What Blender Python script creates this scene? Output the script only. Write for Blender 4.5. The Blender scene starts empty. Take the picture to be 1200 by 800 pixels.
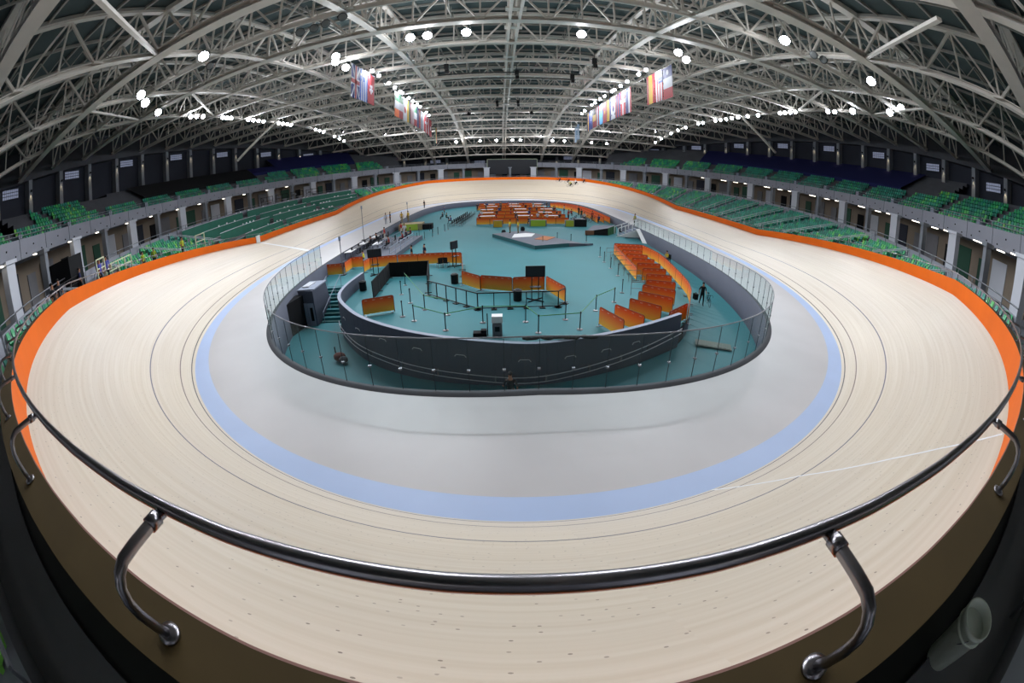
import bpy, bmesh, math, random
import numpy as np
from mathutils import Vector, Matrix
SC = bpy.context.scene
COL = SC.collection
R = math.radians
random.seed(7)

# ---------------------------------------------------------------- camera
cam = bpy.data.cameras.new('camera')
cam.type = 'PANO'
try:
    cam.cycles.panorama_type = 'FISHEYE_EQUISOLID'; cam.cycles.fisheye_lens = 14.293; cam.cycles.fisheye_fov = R(205)
except Exception:
    cam.panorama_type = 'FISHEYE_EQUISOLID'; cam.fisheye_lens = 14.293; cam.fisheye_fov = R(205)
cam.sensor_width = 36.0; cam.sensor_height = 24.0; cam.sensor_fit = 'HORIZONTAL'
cam.clip_start = 0.02; cam.clip_end = 600
camo = bpy.data.objects.new('camera', cam); COL.objects.link(camo)
pitch, yaw, roll = R(23.934), R(1.404), R(-0.605)
fw = Vector((math.sin(yaw)*math.cos(pitch), math.cos(yaw)*math.cos(pitch), -math.sin(pitch)))
rt = Vector((math.cos(yaw), -math.sin(yaw), 0)); up = rt.cross(fw)
rt2 = rt*math.cos(roll)+up*math.sin(roll); up2 = -rt*math.sin(roll)+up*math.cos(roll)
m = Matrix((rt2, up2, -fw)).transposed().to_4x4(); m.translation = Vector((-1.16, -56.02, 6.998))
camo.matrix_world = m
SC.camera = camo

# ---------------------------------------------------------------- world, exposure
W = bpy.data.worlds.new('world'); SC.world = W; W.use_nodes = True
W.node_tree.nodes['Background'].inputs[0].default_value = (0.55, 0.62, 0.75, 1)
W.node_tree.nodes['Background'].inputs[1].default_value = 0.02
SC.view_settings.view_transform = 'Standard'; SC.view_settings.look = 'None'
SC.view_settings.gamma = 1; SC.view_settings.use_curve_mapping = False
SC.view_settings.exposure = 0.0
SC.cycles.max_bounces = 6; SC.cycles.diffuse_bounces = 3; SC.cycles.glossy_bounces = 2
SC.cycles.transparent_max_bounces = 16; SC.cycles.transmission_bounces = 2
SC.cycles.sample_clamp_indirect = 4.0
SC.cycles.use_denoising = True
LAMP_POWER = 3300.0      # each floodlight's own beam
LENS_GLOW = 60.0

# ---------------------------------------------------------------- materials
def srgb(h):
    h = h.lstrip('#'); v = [int(h[i:i+2], 16)/255 for i in (0, 2, 4)]
    return [c/12.92 if c <= .04045 else ((c+.055)/1.055)**2.4 for c in v]+[1]
MATS = {}
def mat(name, col, rough=.6, metal=0.0, noise=0.0, scale=3.0, spec=.35, emit=None, es=1.0, bump=0.0):
    if name in MATS: return MATS[name]
    M = bpy.data.materials.new(name); M.use_nodes = True; nt = M.node_tree; b = nt.nodes['Principled BSDF']
    c = srgb(col) if isinstance(col, str) else list(col)+[1]*(4-len(col))
    b.inputs['Base Color'].default_value = c; b.inputs['Roughness'].default_value = rough
    b.inputs['Metallic'].default_value = metal; b.inputs['Specular IOR Level'].default_value = spec
    if noise > 0:
        tc = nt.nodes.new('ShaderNodeNewGeometry'); n = nt.nodes.new('ShaderNodeTexNoise'); n.inputs['Scale'].default_value = scale
        n.inputs['Detail'].default_value = 4
        nt.links.new(tc.outputs['Position'], n.inputs['Vector'])
        r = nt.nodes.new('ShaderNodeMapRange'); r.inputs[1].default_value = .3; r.inputs[2].default_value = .7
        r.inputs[3].default_value = 1-noise; r.inputs[4].default_value = 1+noise
        nt.links.new(n.outputs['Fac'], r.inputs[0])
        mx = nt.nodes.new('ShaderNodeVectorMath'); mx.operation = 'SCALE'; mx.inputs[0].default_value = c[:3]
        nt.links.new(r.outputs[0], mx.inputs['Scale']); nt.links.new(mx.outputs[0], b.inputs['Base Color'])
        if bump > 0:
            bp = nt.nodes.new('ShaderNodeBump'); bp.inputs['Strength'].default_value = bump; bp.inputs['Distance'].default_value = .02
            nt.links.new(n.outputs['Fac'], bp.inputs['Height']); nt.links.new(bp.outputs[0], b.inputs['Normal'])
    if emit:
        b.inputs['Emission Color'].default_value = srgb(emit); b.inputs['Emission Strength'].default_value = es
    MATS[name] = M; return M

ORANGE = mat('orange_board', '#de6404', .6, noise=.05, scale=.6, spec=.15)
PLY = mat('plywood_brown', '#57482b', .75, noise=.12, scale=2.0)
PINK = mat('board_edge', '#b58a80', .7)
CONC = mat('concrete', '#7e838b', .8, noise=.08, scale=.7)
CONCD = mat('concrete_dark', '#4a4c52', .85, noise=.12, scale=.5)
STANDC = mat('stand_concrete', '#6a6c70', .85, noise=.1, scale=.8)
WALLD = mat('dark_wall', '#2a2e3a', .8, noise=.1, scale=.3)
WALLG = mat('grey_inner_wall', '#4b5160', .7, noise=.06, scale=.5)
CAPG = mat('pale_wall_cap', '#8a93a5', .6)
FASC = mat('balcony_panel', '#8a8d98', .6, noise=.05, scale=.4)
TEAL = mat('teal_floor', '#296f78', .6, noise=.05, scale=.25)
TEALD = mat('teal_stair', '#174f50', .7, noise=.05)
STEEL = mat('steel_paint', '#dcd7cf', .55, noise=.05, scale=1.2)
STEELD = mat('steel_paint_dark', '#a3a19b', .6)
DECK = mat('roof_deck', '#495657', .85, noise=.15, scale=.2)
CHROME = mat('brushed_steel', '#8d8b90', .28, metal=1.0, noise=.04, scale=30)
RAILM = mat('grey_metal', '#7c8087', .4, metal=.7)
BLACKM = mat('black_metal', '#0c0d10', .45, metal=.2)
BLACKF = mat('black_fabric', '#121418', .9)
WHITE = mat('white_paint', '#e2e4e6', .5)
WHITEW = mat('white_pillar', '#c2c6cf', .6)
BEIGE = mat('beige_wall', '#85796b', .75, noise=.08, scale=.6)
GREY = mat('grey_wall', '#77777b', .75, noise=.08, scale=.6)
DGREEN = mat('dark_green_panel', '#1d4a38', .6)
DESK = mat('desk_green', '#1c6b58', .55, noise=.08, scale=1.0)
NAVY = mat('navy_cloth', '#141a52', .9)
BLKCLOTH_SHADE = mat('black_cloth_and_shade', '#0e1014', .95)  # cloth, and the black painted as shade in openings
SEATS = [mat('seat_green_%s' % n, c, .45) for n, c in (('teal', '#1c8a74'), ('mid', '#1f9a5e'), ('light', '#4fb35a'), ('deep', '#17705f'), ('lime', '#72b84a'))]
TUBE = mat('tube_lamp', '#ffffff', .4, emit='#fff2dc', es=7)
WARM = mat('uplight_lens', '#ffddaa', .4, emit='#ffc070', es=14)
LENS = mat('lamp_lens', '#ffffff', .3, emit='#e9eeff', es=LENS_GLOW)
LENSOFF = mat('unlit_lens', '#6a6f70', .25)
PLASTIC = mat('bucket_plastic', '#e2ece0', .4)
SKIN = mat('skin', '#a87458', .6); HAIR = mat('dark_hair', '#17120f', .8)
SCREEN = mat('dark_screen', '#20242c', .35)
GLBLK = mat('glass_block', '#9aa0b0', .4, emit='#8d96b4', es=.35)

def glass_mat():
    M = bpy.data.materials.new('fence_glass'); M.use_nodes = True; nt = M.node_tree; nt.nodes.clear()
    o = nt.nodes.new('ShaderNodeOutputMaterial'); t = nt.nodes.new('ShaderNodeBsdfTransparent'); t.inputs[0].default_value = (.80, .86, .86, 1)
    g = nt.nodes.new('ShaderNodeBsdfGlossy'); g.inputs['Roughness'].default_value = .02; g.inputs[0].default_value = (.85, .95, .95, 1)
    d = nt.nodes.new('ShaderNodeBsdfDiffuse'); d.inputs[0].default_value = (.45, .6, .6, 1)
    f0 = nt.nodes.new('ShaderNodeFresnel'); f0.inputs[0].default_value = 1.35; f = nt.nodes.new('ShaderNodeMath'); f.operation = 'MULTIPLY'; f.inputs[1].default_value = .14; nt.links.new(f0.outputs[0], f.inputs[0])
    m1 = nt.nodes.new('ShaderNodeMixShader'); m2 = nt.nodes.new('ShaderNodeMixShader'); m2.inputs[0].default_value = .06
    nt.links.new(f.outputs[0], m1.inputs[0]); nt.links.new(t.outputs[0], m1.inputs[1]); nt.links.new(g.outputs[0], m1.inputs[2])
    nt.links.new(m1.outputs[0], m2.inputs[1]); nt.links.new(d.outputs[0], m2.inputs[2]); nt.links.new(m2.outputs[0], o.inputs[0])
    return M
GLASS = glass_mat()

def track_mat():
    """pine boards running round the track; uv = (metres along, metres up the slope)"""
    M = bpy.data.materials.new('track_boards'); M.use_nodes = True; nt = M.node_tree; b = nt.nodes['Principled BSDF']; L = nt.links
    N = nt.nodes.new
    uv = N('ShaderNodeUVMap'); uv.uv_map = 'UVMap'; sp = N('ShaderNodeSeparateXYZ'); L.new(uv.outputs[0], sp.inputs[0])
    def noise(sx, sy, scale=1, det=2):
        mp = N('ShaderNodeMapping'); mp.inputs['Scale'].default_value = (sx, sy, 1); L.new(uv.outputs[0], mp.inputs[0])
        n = N('ShaderNodeTexNoise'); n.inputs['Scale'].default_value = scale; n.inputs['Detail'].default_value = det; L.new(mp.outputs[0], n.inputs['Vector']); return n.outputs['Fac']
    def math_(op, a, b_=None, c_=None):
        n = N('ShaderNodeMath'); n.operation = op
        for i, v in enumerate((a, b_, c_)):
            if v is None: continue
            if isinstance(v, (int, float)): n.inputs[i].default_value = v
            else: L.new(v, n.inputs[i])
        return n.outputs[0]
    cr = N('ShaderNodeValToRGB'); L.new(noise(.12, 9.0, 1.0, 3), cr.inputs[0])
    cr.color_ramp.elements[0].position = .3; cr.color_ramp.elements[0].color = srgb('#c6b8a2')
    cr.color_ramp.elements[1].position = .7; cr.color_ramp.elements[1].color = srgb('#d3c8b6')
    big = N('ShaderNodeValToRGB'); L.new(noise(.05, .5, 1.0, 3), big.inputs[0])
    big.color_ramp.elements[0].position = .3; big.color_ramp.elements[0].color = (.93, .93, .95, 1)
    big.color_ramp.elements[1].position = .7; big.color_ramp.elements[1].color = (1, 1, 1, 1)
    mx = N('ShaderNodeMix'); mx.data_type = 'RGBA'; mx.blend_type = 'MULTIPLY'; mx.inputs[0].default_value = 1
    L.new(cr.outputs[0], mx.inputs[6]); L.new(big.outputs[0], mx.inputs[7]); col = mx.outputs[2]
    # knots
    mp = N('ShaderNodeMapping'); mp.inputs['Scale'].default_value = (6.5, 7.5, 1); L.new(uv.outputs[0], mp.inputs[0])
    vo = N('ShaderNodeTexVoronoi'); vo.voronoi_dimensions = '2D'; vo.inputs['Scale'].default_value = 1.0; vo.inputs['Randomness'].default_value = 1; L.new(mp.outputs[0], vo.inputs['Vector'])
    k = math_('LESS_THAN', vo.outputs['Distance'], .085)
    rnd = N('ShaderNodeSeparateColor'); L.new(vo.outputs['Color'], rnd.inputs[0])
    k = math_('MULTIPLY', k, math_('GREATER_THAN', rnd.outputs[0], .80))
    k = math_('MULTIPLY', k, math_('ADD', math_('MULTIPLY', rnd.outputs[1], .5), .35))
    def over(col, fac, c):
        m = N('ShaderNodeMix'); m.data_type = 'RGBA'; L.new(col, m.inputs[6]); m.inputs[7].default_value = c
        if isinstance(fac, float): m.inputs[0].default_value = fac
        else: L.new(fac, m.inputs[0])
        return m.outputs[2]
    col = over(col, k, srgb('#5d4a38'))
    v = sp.outputs[1]
    for pos, w, c in ((.20, .065, '#2c2622'), (.88, .06, '#5e4a40'), (2.55, .06, '#34344e')):
        f = math_('LESS_THAN', math_('ABSOLUTE', math_('SUBTRACT', v, pos)), w/2)
        col = over(col, f, srgb(c))
    L.new(col, b.inputs['Base Color']); b.inputs['Roughness'].default_value = .42
    return M
TRACKM = track_mat()
APRON = mat('apron_floor', '#c3c2c4', .42, noise=.04, scale=.35)
BLUEM = mat('blue_band', '#b0c6ec', .45, noise=.03, scale=.5)

def banner_mat():
    """printed gradient of the crowd barrier cloth: red-orange at the top, yellow at the foot"""
    M = bpy.data.materials.new('orange_banner'); M.use_nodes = True; nt = M.node_tree; b = nt.nodes['Principled BSDF']
    tc = nt.nodes.new('ShaderNodeTexCoord'); sp = nt.nodes.new('ShaderNodeSeparateXYZ'); nt.links.new(tc.outputs['Object'], sp.inputs[0])
    mr = nt.nodes.new('ShaderNodeMapRange'); mr.inputs[1].default_value = .1; mr.inputs[2].default_value = 1.1
    nt.links.new(sp.outputs[2], mr.inputs[0]); cr = nt.nodes.new('ShaderNodeValToRGB'); nt.links.new(mr.outputs[0], cr.inputs[0])
    e = cr.color_ramp.elements; e[0].position = 0; e[0].color = srgb('#f6bc3c'); e[1].position = 1; e[1].color = srgb('#cc4210')
    n = e.new(.45); n.color = srgb('#f58f2c'); n = e.new(.8); n.color = srgb('#e65c16')
    nt.links.new(cr.outputs[0], b.inputs['Base Color']); b.inputs['Roughness'].default_value = .55
    return M
BANNER = banner_mat()
BANNERR = mat('red_orange_banner', '#d9421c', .55)
FRAMEM = mat('barrier_frame', '#6e2c14', .5)

# ---------------------------------------------------------------- mesh helpers
SMALL = {'bolt', 'pane', 'guard_rail', 'leg_frame', 'posts', 'steps'}        # a few pixels each: joined as one part
TOPPARTS = {'desk_monitor': ['screen', 'base'], 'table_monitor': ['screen', 'base'], 'dark_railing': ['bar'], 'metal_frame': ['bar'], 'seat_rail': ['bar'], 'floor_grille': ['slat'], 'hand_bag': ['bag_body', 'handle'], 'black_bag': ['bag_body', 'pocket']}
class MB:
    def __init__(s): s.v = []; s.f = []; s.m = []; s.g = []
    def mark(s): s.g.append((len(s.v), len(s.f)))
    def pieces(s):
        out = []; G = s.g+[(len(s.v), len(s.f))]
        for (v0, f0), (v1, f1) in zip(G[:-1], G[1:]):
            m = MB(); m.v = s.v[v0:v1]; m.f = [tuple(i-v0 for i in f) for f in s.f[f0:f1]]; m.m = s.m[f0:f1]; m.g = [(0, 0)]; out.append(m)
        return out
    def sweep(s, pts, prof, mi=0):
        """one continuous bar through pts with a fixed upright profile [(side, up)]"""
        s.mark(); P = [Vector(p) for p in pts]; d = P[-1]-P[0]; d.z = 0; d.normalize(); side = Vector((d.y, -d.x, 0)); k = len(prof); o = len(s.v)
        for p in P: s.v += [tuple(p+side*a+Vector((0, 0, b))) for a, b in prof]
        for q in range(len(P)-1):
            for j in range(k): a = o+q*k; s.f.append((a+j, a+(j+1) % k, a+k+(j+1) % k, a+k+j)); s.m.append(mi)
        s.f.append(tuple(o+j for j in range(k))); s.f.append(tuple(o+(len(P)-1)*k+j for j in reversed(range(k)))); s.m += [mi, mi]
        return s
    def add(s, vs, fs, mi=0):
        s.mark(); o = len(s.v); s.v += [tuple(v) for v in vs]; s.f += [tuple(i+o for i in f) for f in fs]; s.m += [mi]*len(fs)
        return s
    def box(s, c, d, rz=0.0, mi=0, tilt=None):
        hx, hy, hz = d[0]/2, d[1]/2, d[2]/2
        vs = [(x, y, z) for z in (-hz, hz) for x, y in ((-hx, -hy), (hx, -hy), (hx, hy), (-hx, hy))]
        if tilt: mt = tilt
        else: mt = Matrix.Rotation(rz, 3, 'Z')
        vs = [Vector(c)+mt @ Vector(v) for v in vs]
        return s.add(vs, [(0, 3, 2, 1), (4, 5, 6, 7), (0, 1, 5, 4), (1, 2, 6, 5), (2, 3, 7, 6), (3, 0, 4, 7)], mi)
    def bar(s, a, b, w=.1, h=None, mi=0):
        """rectangular bar from a to b, h is the upright depth"""
        h = h or w; a = Vector(a); b = Vector(b); d = (b-a)
        if d.length < 1e-6: return s
        d.normalize(); side = d.cross(Vector((0, 0, 1)))
        if side.length < 1e-3: side = Vector((1, 0, 0))
        side.normalize(); u = side.cross(d)
        vs = []
        for p in (a, b):
            for sx, sz in ((-1, -1), (1, -1), (1, 1), (-1, 1)): vs.append(p+side*sx*w/2+u*sz*h/2)
        return s.add(vs, [(0, 1, 2, 3), (7, 6, 5, 4), (0, 4, 5, 1), (1, 5, 6, 2), (2, 6, 7, 3), (3, 7, 4, 0)], mi)
    def ibeam(s, a, b, w=.35, h=.35, mi=0):
        """an I section: two flanges and a web"""
        a = Vector(a); b = Vector(b); d = (b-a).normalized(); side = d.cross(Vector((0, 0, 1))).normalized(); u = side.cross(d)
        t = .05
        for off in (-h/2, h/2): s.bar(a+u*off, b+u*off, w, t, mi)
        s.bar(a, b, t, h, mi); return s
    def tube(s, pts, r, n=8, mi=0, closed=False, cap=True):
        s.mark(); P = [Vector(p) for p in pts]; k = len(P); rr = r if isinstance(r, (list, tuple)) else [r]*k
        o = len(s.v); u = None
        for i, p in enumerate(P):
            if closed: d = P[(i+1) % k]-P[i-1]
            else: d = P[min(i+1, k-1)]-P[max(i-1, 0)]
            d.normalize()
            if u is None:
                u = Vector((0, 0, 1)) if abs(d.z) < .9 else Vector((1, 0, 0))
            u = (u-d*u.dot(d)).normalized(); w = d.cross(u)
            for j in range(n):
                a = 2*math.pi*j/n; s.v.append(tuple(p+(u*math.cos(a)+w*math.sin(a))*rr[i]))
        kk = k if closed else k-1
        for i in range(kk):
            for j in range(n):
                a = o+i*n; b = o+((i+1) % k)*n
                s.f.append((a+j, a+(j+1) % n, b+(j+1) % n, b+j)); s.m.append(mi)
        if cap and not closed:
            s.f.append(tuple(o+j for j in reversed(range(n)))); s.m.append(mi)
            s.f.append(tuple(o+(k-1)*n+j for j in range(n))); s.m.append(mi)
        return s
    def lathe(s, prof, c=(0, 0, 0), n=12, mi=0):
        s.mark(); o = len(s.v)
        for r, z in prof:
            for j in range(n):
                a = 2*math.pi*j/n; s.v.append((c[0]+r*math.cos(a), c[1]+r*math.sin(a), c[2]+z))
        for i in range(len(prof)-1):
            for j in range(n):
                a = o+i*n; b = a+n; s.f.append((a+j, a+(j+1) % n, b+(j+1) % n, b+j)); s.m.append(mi)
        s.f.append(tuple(o+j for j in reversed(range(n)))); s.m.append(mi)
        b = o+(len(prof)-1)*n; s.f.append(tuple(b+j for j in range(n))); s.m.append(mi)
        return s
    def ball(s, c, r, mi=0, sx=1, sy=1, sz=1, n=8, k=5):
        pr = []
        for i in range(k+1):
            a = -math.pi/2+math.pi*i/k; pr.append((max(math.cos(a), .02)*r, math.sin(a)*r))
        o = len(s.v); s.lathe(pr, (0, 0, 0), n, mi)
        for i in range(o, len(s.v)):
            v = s.v[i]; s.v[i] = (c[0]+v[0]*sx, c[1]+v[1]*sy, c[2]+v[2]*sz)
        return s
    def mesh(s, name, mats, smooth=False):
        me = bpy.data.meshes.new(name); me.from_pydata(s.v, [], s.f)
        for m_ in (mats if isinstance(mats, (list, tuple)) else [mats]): me.materials.append(m_)
        me.polygons.foreach_set('material_index', s.m)
        if smooth: me.polygons.foreach_set('use_smooth', [True]*len(s.f))
        me.update(); return me
    def obj(s, name, mats, parent=None, smooth=False, loc=None, rz=0, weld=False):
        if weld:
            o = link(name, s.mesh(name, mats, smooth), parent, loc, rz); bm = bmesh.new(); bm.from_mesh(o.data); bmesh.ops.remove_doubles(bm, verts=bm.verts[:], dist=.004); bm.to_mesh(o.data); bm.free(); return o
        if len(s.g) > 1 and name in SMALL:
            o = link(name, s.mesh(name, mats, smooth), parent, loc, rz); o['kind'] = 'stuff'; return o
        if len(s.g) > 1 and parent is not None and len(s.g) <= 40:
            L = [link(name, q.mesh(name, mats, smooth), parent, loc, rz) for q in s.pieces()]; return L[0]
        if len(s.g) > 1 and parent is None and name in TOPPARTS:
            root = empty(name, loc or (0, 0, 0), rz); T = TOPPARTS[name]
            for a, q in enumerate(s.pieces()): link(T[min(a, len(T)-1)], q.mesh(T[min(a, len(T)-1)], mats, smooth), root)
            return root
        return link(name, s.mesh(name, mats, smooth), parent, loc, rz)
def link(name, me, parent=None, loc=None, rz=0):
    o = bpy.data.objects.new(name, me); COL.objects.link(o)
    if parent: o.parent = parent
    if loc: o.location = loc
    if rz: o.rotation_euler = (0, 0, rz)
    return o
def empty(name, loc=(0, 0, 0), rz=0, parent=None):
    o = link(name, None, parent, loc, rz); o.empty_display_size = .3; return o
def tag(o, label=None, cat=None, group=None, kind=None):
    if label: o['label'] = label
    if cat: o['category'] = cat
    if group: o['group'] = group
    if kind: o['kind'] = kind
    return o
def copy_tree(o, parent=None):
    c = o.copy(); COL.objects.link(c); c.parent = parent
    for ch in list(o.children): copy_tree(ch, c)
    return c
ORD = ['first', 'second', 'third', 'fourth', 'fifth', 'sixth', 'seventh', 'eighth', 'ninth', 'tenth', 'eleventh', 'twelfth', 'thirteenth', 'fourteenth', 'fifteenth', 'sixteenth', 'seventeenth', 'eighteenth', 'nineteenth', 'twentieth', 'twenty-first', 'twenty-second', 'twenty-third', 'twenty-fourth', 'twenty-fifth', 'twenty-sixth', 'twenty-seventh', 'twenty-eighth', 'twenty-ninth', 'thirtieth']

# ---------------------------------------------------------------- the plan of the track (250 m, R 21.1 m turns, 32 m transitions)
def track_plan(Rr=21.107, Lc=32.206, n=121, inner=249.7):
    k0 = 1/Rr; La = (np.pi/2-Lc*k0/2)/k0; S = inner/4
    s = np.linspace(0, S, n); k = np.where(s < La, k0, np.where(s < La+Lc, k0*(1-(s-La)/Lc), 0)); ds = s[1]
    th = np.r_[0, np.cumsum((k[1:]+k[:-1])/2*ds)]; th *= (np.pi/2)/th[-1]
    x = np.r_[0, np.cumsum((np.cos(th[1:])+np.cos(th[:-1]))/2*ds)]; y = np.r_[0, np.cumsum((np.sin(th[1:])+np.sin(th[:-1]))/2*ds)]
    y = y-y[-1]; nx, ny, b = np.sin(th), -np.cos(th), k/k0
    X = np.r_[x, x[::-1][1:]]; Y = np.r_[y, -y[::-1][1:]]; NX = np.r_[nx, nx[::-1][1:]]; NY = np.r_[ny, -ny[::-1][1:]]; B = np.r_[b, b[::-1][1:]]
    X = np.r_[X, -X[::-1][1:-1]]; Y = np.r_[Y, Y[::-1][1:-1]]; NX = np.r_[NX, -NX[::-1][1:-1]]; NY = np.r_[NY, NY[::-1][1:-1]]; B = np.r_[B, B[::-1][1:-1]]
    return X, Y, NX, NY, B, ds
TX, TY, TNX, TNY, TB, DS = track_plan()
NT = len(TX)
WID = 7.642
BANK = np.radians(13.49+(41.82-13.49)*TB)
RIMO = WID*np.cos(BANK); RIMZ = WID*np.sin(BANK)
HB = .729
def tp(i, o, z):
    i %= NT; return (TX[i]+TNX[i]*o, TY[i]+TNY[i]*o, z)
def glass_off(i):
    i %= NT; s2 = abs(2*TNX[i]*TNY[i]); return -5.75+1.25*s2**1.4
def ring_strip(prof, mats, name, closed=True, smooth=True, rng=None, mis=None, uv=False):
    """prof: list of (offset(i), z(i)) callables or numbers"""
    idx = list(rng) if rng is not None else list(range(NT))
    g = lambda q, i: q(i % NT) if callable(q) else q
    v = []; f = []; mi = []
    for i in idx:
        for o, z in prof: v.append(tp(i, g(o, i), g(z, i)))
    k = len(prof); n = len(idx); last = n if rng is None else n-1
    for a in range(last):
        b = (a+1) % n
        for j in range(k-1):
            f.append((a*k+j, b*k+j, b*k+j+1, a*k+j+1)); mi.append(mis[j] if mis else 0)
    me = bpy.data.meshes.new(name); me.from_pydata(v, [], f)
    for m_ in (mats if isinstance(mats, list) else [mats]): me.materials.append(m_)
    me.polygons.foreach_set('material_index', mi)
    if smooth: me.polygons.foreach_set('use_smooth', [True]*len(f))
    if uv:
        ul = me.uv_layers.new(name='UVMap'); ac = 0
        for a in range(last):
            for j in range(k-1):
                L0 = (a*DS, uv[j]); L1 = ((a+1)*DS, uv[j]); L2 = ((a+1)*DS, uv[j+1]); L3 = (a*DS, uv[j+1])
                for q in (L0, L1, L2, L3): ul.data[ac].uv = q; ac += 1
    me.update(); return me
# ================================================================ TRACK
rimo = lambda i: RIMO[i % NT]; rimz = lambda i: RIMZ[i % NT]
NS = 14
prof = []
for j in range(NS+1):
    v = WID*j/NS
    prof.append(((lambda i, v=v: v*np.cos(BANK[i])), (lambda i, v=v: v*np.sin(BANK[i]))))
o = link('track_surface', ring_strip(prof, TRACKM, 'track_surface', uv=[WID*j/NS for j in range(NS+1)]))
tag(o, 'pale pine board cycling track banked steeply at both ends', 'track', kind='structure')
o = link('blue_band', ring_strip([(-.80, -.02), (0, 0)], BLUEM, 'blue_band'))
tag(o, 'light blue band round the foot of the track', 'track band', kind='structure')
o = link('apron', ring_strip([(glass_off, -.03), (-.80, -.02)], APRON, 'apron'))
tag(o, 'pale grey flat apron between the blue band and the glass fence', 'floor', kind='structure')
# barrier: orange inner face, plywood ledge, outer face
B1 = lambda d: (lambda i: RIMO[i % NT]+d)
Z1 = lambda d: (lambda i: RIMZ[i % NT]+d)
o = link('track_barrier', ring_strip([(B1(0), Z1(-.05)), (B1(0), Z1(HB)), (B1(.012), Z1(HB)), (B1(.30), Z1(HB-.01)), (B1(.30), Z1(-.5))], [ORANGE, PINK, PLY, mat('barrier_back', '#8a8c80', .8)], 'track_barrier', smooth=False, mis=[0, 1, 2, 3]))
tag(o, 'orange board barrier with a plywood top along the upper edge of the track', 'barrier', kind='structure')
# white finish stripe and its block on the orange board (left straight, y = -13.4)
def idx_near(x, y): return int(np.argmin((TX-x)**2+(TY-y)**2))
FI = idx_near(-23.1, -13.4)
def slope_pt(i, v, lift=.006):
    i %= NT; return Vector(tp(i, v*np.cos(BANK[i])-lift*math.sin(BANK[i]), v*np.sin(BANK[i])+lift*math.cos(BANK[i])))
def stripe(name, path, w, mats=WHITE):
    mb = MB(); P = [slope_pt(*p) for p in path]; k = len(P); vs = []
    for a in range(k):
        d = (P[min(a+1, k-1)]-P[max(a-1, 0)]).normalized(); i = path[a][0] % NT
        nrm = Vector((-TNX[i]*math.sin(BANK[i]), -TNY[i]*math.sin(BANK[i]), math.cos(BANK[i]))); sd = d.cross(nrm).normalized()
        vs += [P[a]-sd*w/2, P[a]+sd*w/2]
    mb.add(vs, [(2*a, 2*a+1, 2*a+3, 2*a+2) for a in range(k-1)])
    return mb.obj(name, mats)
o = stripe('finish_stripe', [(FI, v) for v in np.linspace(-.8, WID-.02, 12)], .72); tag(o, 'broad white finish stripe across the left straight', 'stripe', kind='structure')
mb = MB(); p = Vector(tp(FI, RIMO[FI]-.03, RIMZ[FI]+.40)); mb.box(p, (.12, .85, .95)); o = mb.obj('finish_block', WHITE)
tag(o, 'white block on the orange board at the finish stripe', 'marker')
pth = []
for t in np.linspace(0, 1, 30):
    i = int(round(7+ t*7)); pth.append((i, WID*t*.99))
def fpos(i, v):
    a = int(math.floor(i)) ; f = i-a; return slope_pt(a, v)*(1-f)+slope_pt(a+1, v)*f
mb = MB(); vs = []; n = 40
for q in range(n+1):
    t = q/n; vv = .1+(WID-.15)*t; P = fpos(float(np.interp(vv, [0, 2.6, 5, 6.1, 7.6], [7.5, 8.9, 9.15, 9.0, 8.5])), vv); vs += [P+Vector((-.02, -.012, .004)), P+Vector((.02, .012, .004))]
mb.add(vs, [(2*a, 2*a+1, 2*a+3, 2*a+2) for a in range(n)])
o = mb.obj('thin_white_line', WHITE); tag(o, 'thin white line slanting across the near bend', 'stripe', kind='structure')

# little sponges / marks along the blue line are left to the material
# ================================================================ HANDRAIL on the barrier
RO, RZ = .22, 6.17-5.8246+HB     # rail inset from the board, height above the rim
rail = empty('barrier_handrail', tp(0, RIMO[0], RIMZ[0]))
tag(rail, 'long brushed steel handrail curving along the top of the orange track barrier', 'handrail')
O0 = Vector(rail.location)
mb = MB(); mb.tube([Vector(tp(i, RIMO[i]-RO, RIMZ[i]+RZ))-O0 for i in range(NT)], .027, 12, closed=True)
o = mb.obj('rail_pipe', CHROME, rail, smooth=True)
brk = MB()      # local: x = outward, z up, origin at the rail
brk.tube([(0.0, 0, -.012), (.09, 0, -.005), (.20, 0, 0), (.28, 0, .0), (.33, 0, -.02), (.365, 0, -.055), (.385, 0, -.11), (.388, 0, -.18), (.378, 0, -.27), (.36, 0, -.345)], .0235, 12)
bm_ = brk.mesh('bracket', CHROME, True)
col_ = MB(); col_.tube([(.045, 0, -.008), (.10, 0, -.004)], .030, 12); cm_ = col_.mesh('collar', CHROME, True)
fl_ = MB(); fl_.lathe([(.055, 0), (.055, .012), (.035, .02), (.022, .025)], (.36, 0, -.345), 18); fm_ = fl_.mesh('flange', CHROME, True)
nb = int(round(NT*DS/1.65)); i0 = -2.4
for q in range(nb):
    s_ = (-.18+1.65*q*(NT*DS/1.65/nb))/DS; a = int(math.floor(s_)); f = s_-a
    P = Vector(tp(a, RIMO[a % NT]-RO, RIMZ[a % NT]+RZ))*(1-f)+Vector(tp(a+1, RIMO[(a+1) % NT]-RO, RIMZ[(a+1) % NT]+RZ))*f
    b = link('bracket', bm_, rail, P-O0, math.atan2(TNY[a % NT], TNX[a % NT]))
    if P.y < -30:
        link('collar', cm_, b); link('flange', fm_, b)

# ================================================================ INFIELD
ZI = -1.2
# ramp level along the inside of the glass; index i: 0 near apex, +x side first
def ramp_z(i):
    i %= NT; x, y = TX[i], TY[i]
    if x >= 0:
        t = np.clip((y-5)/-50, 0, 1); return ZI-1.05*t
    if y < -20: return ZI-1.05-.55*np.clip(-x/12, 0, 1)
    return ZI
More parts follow.
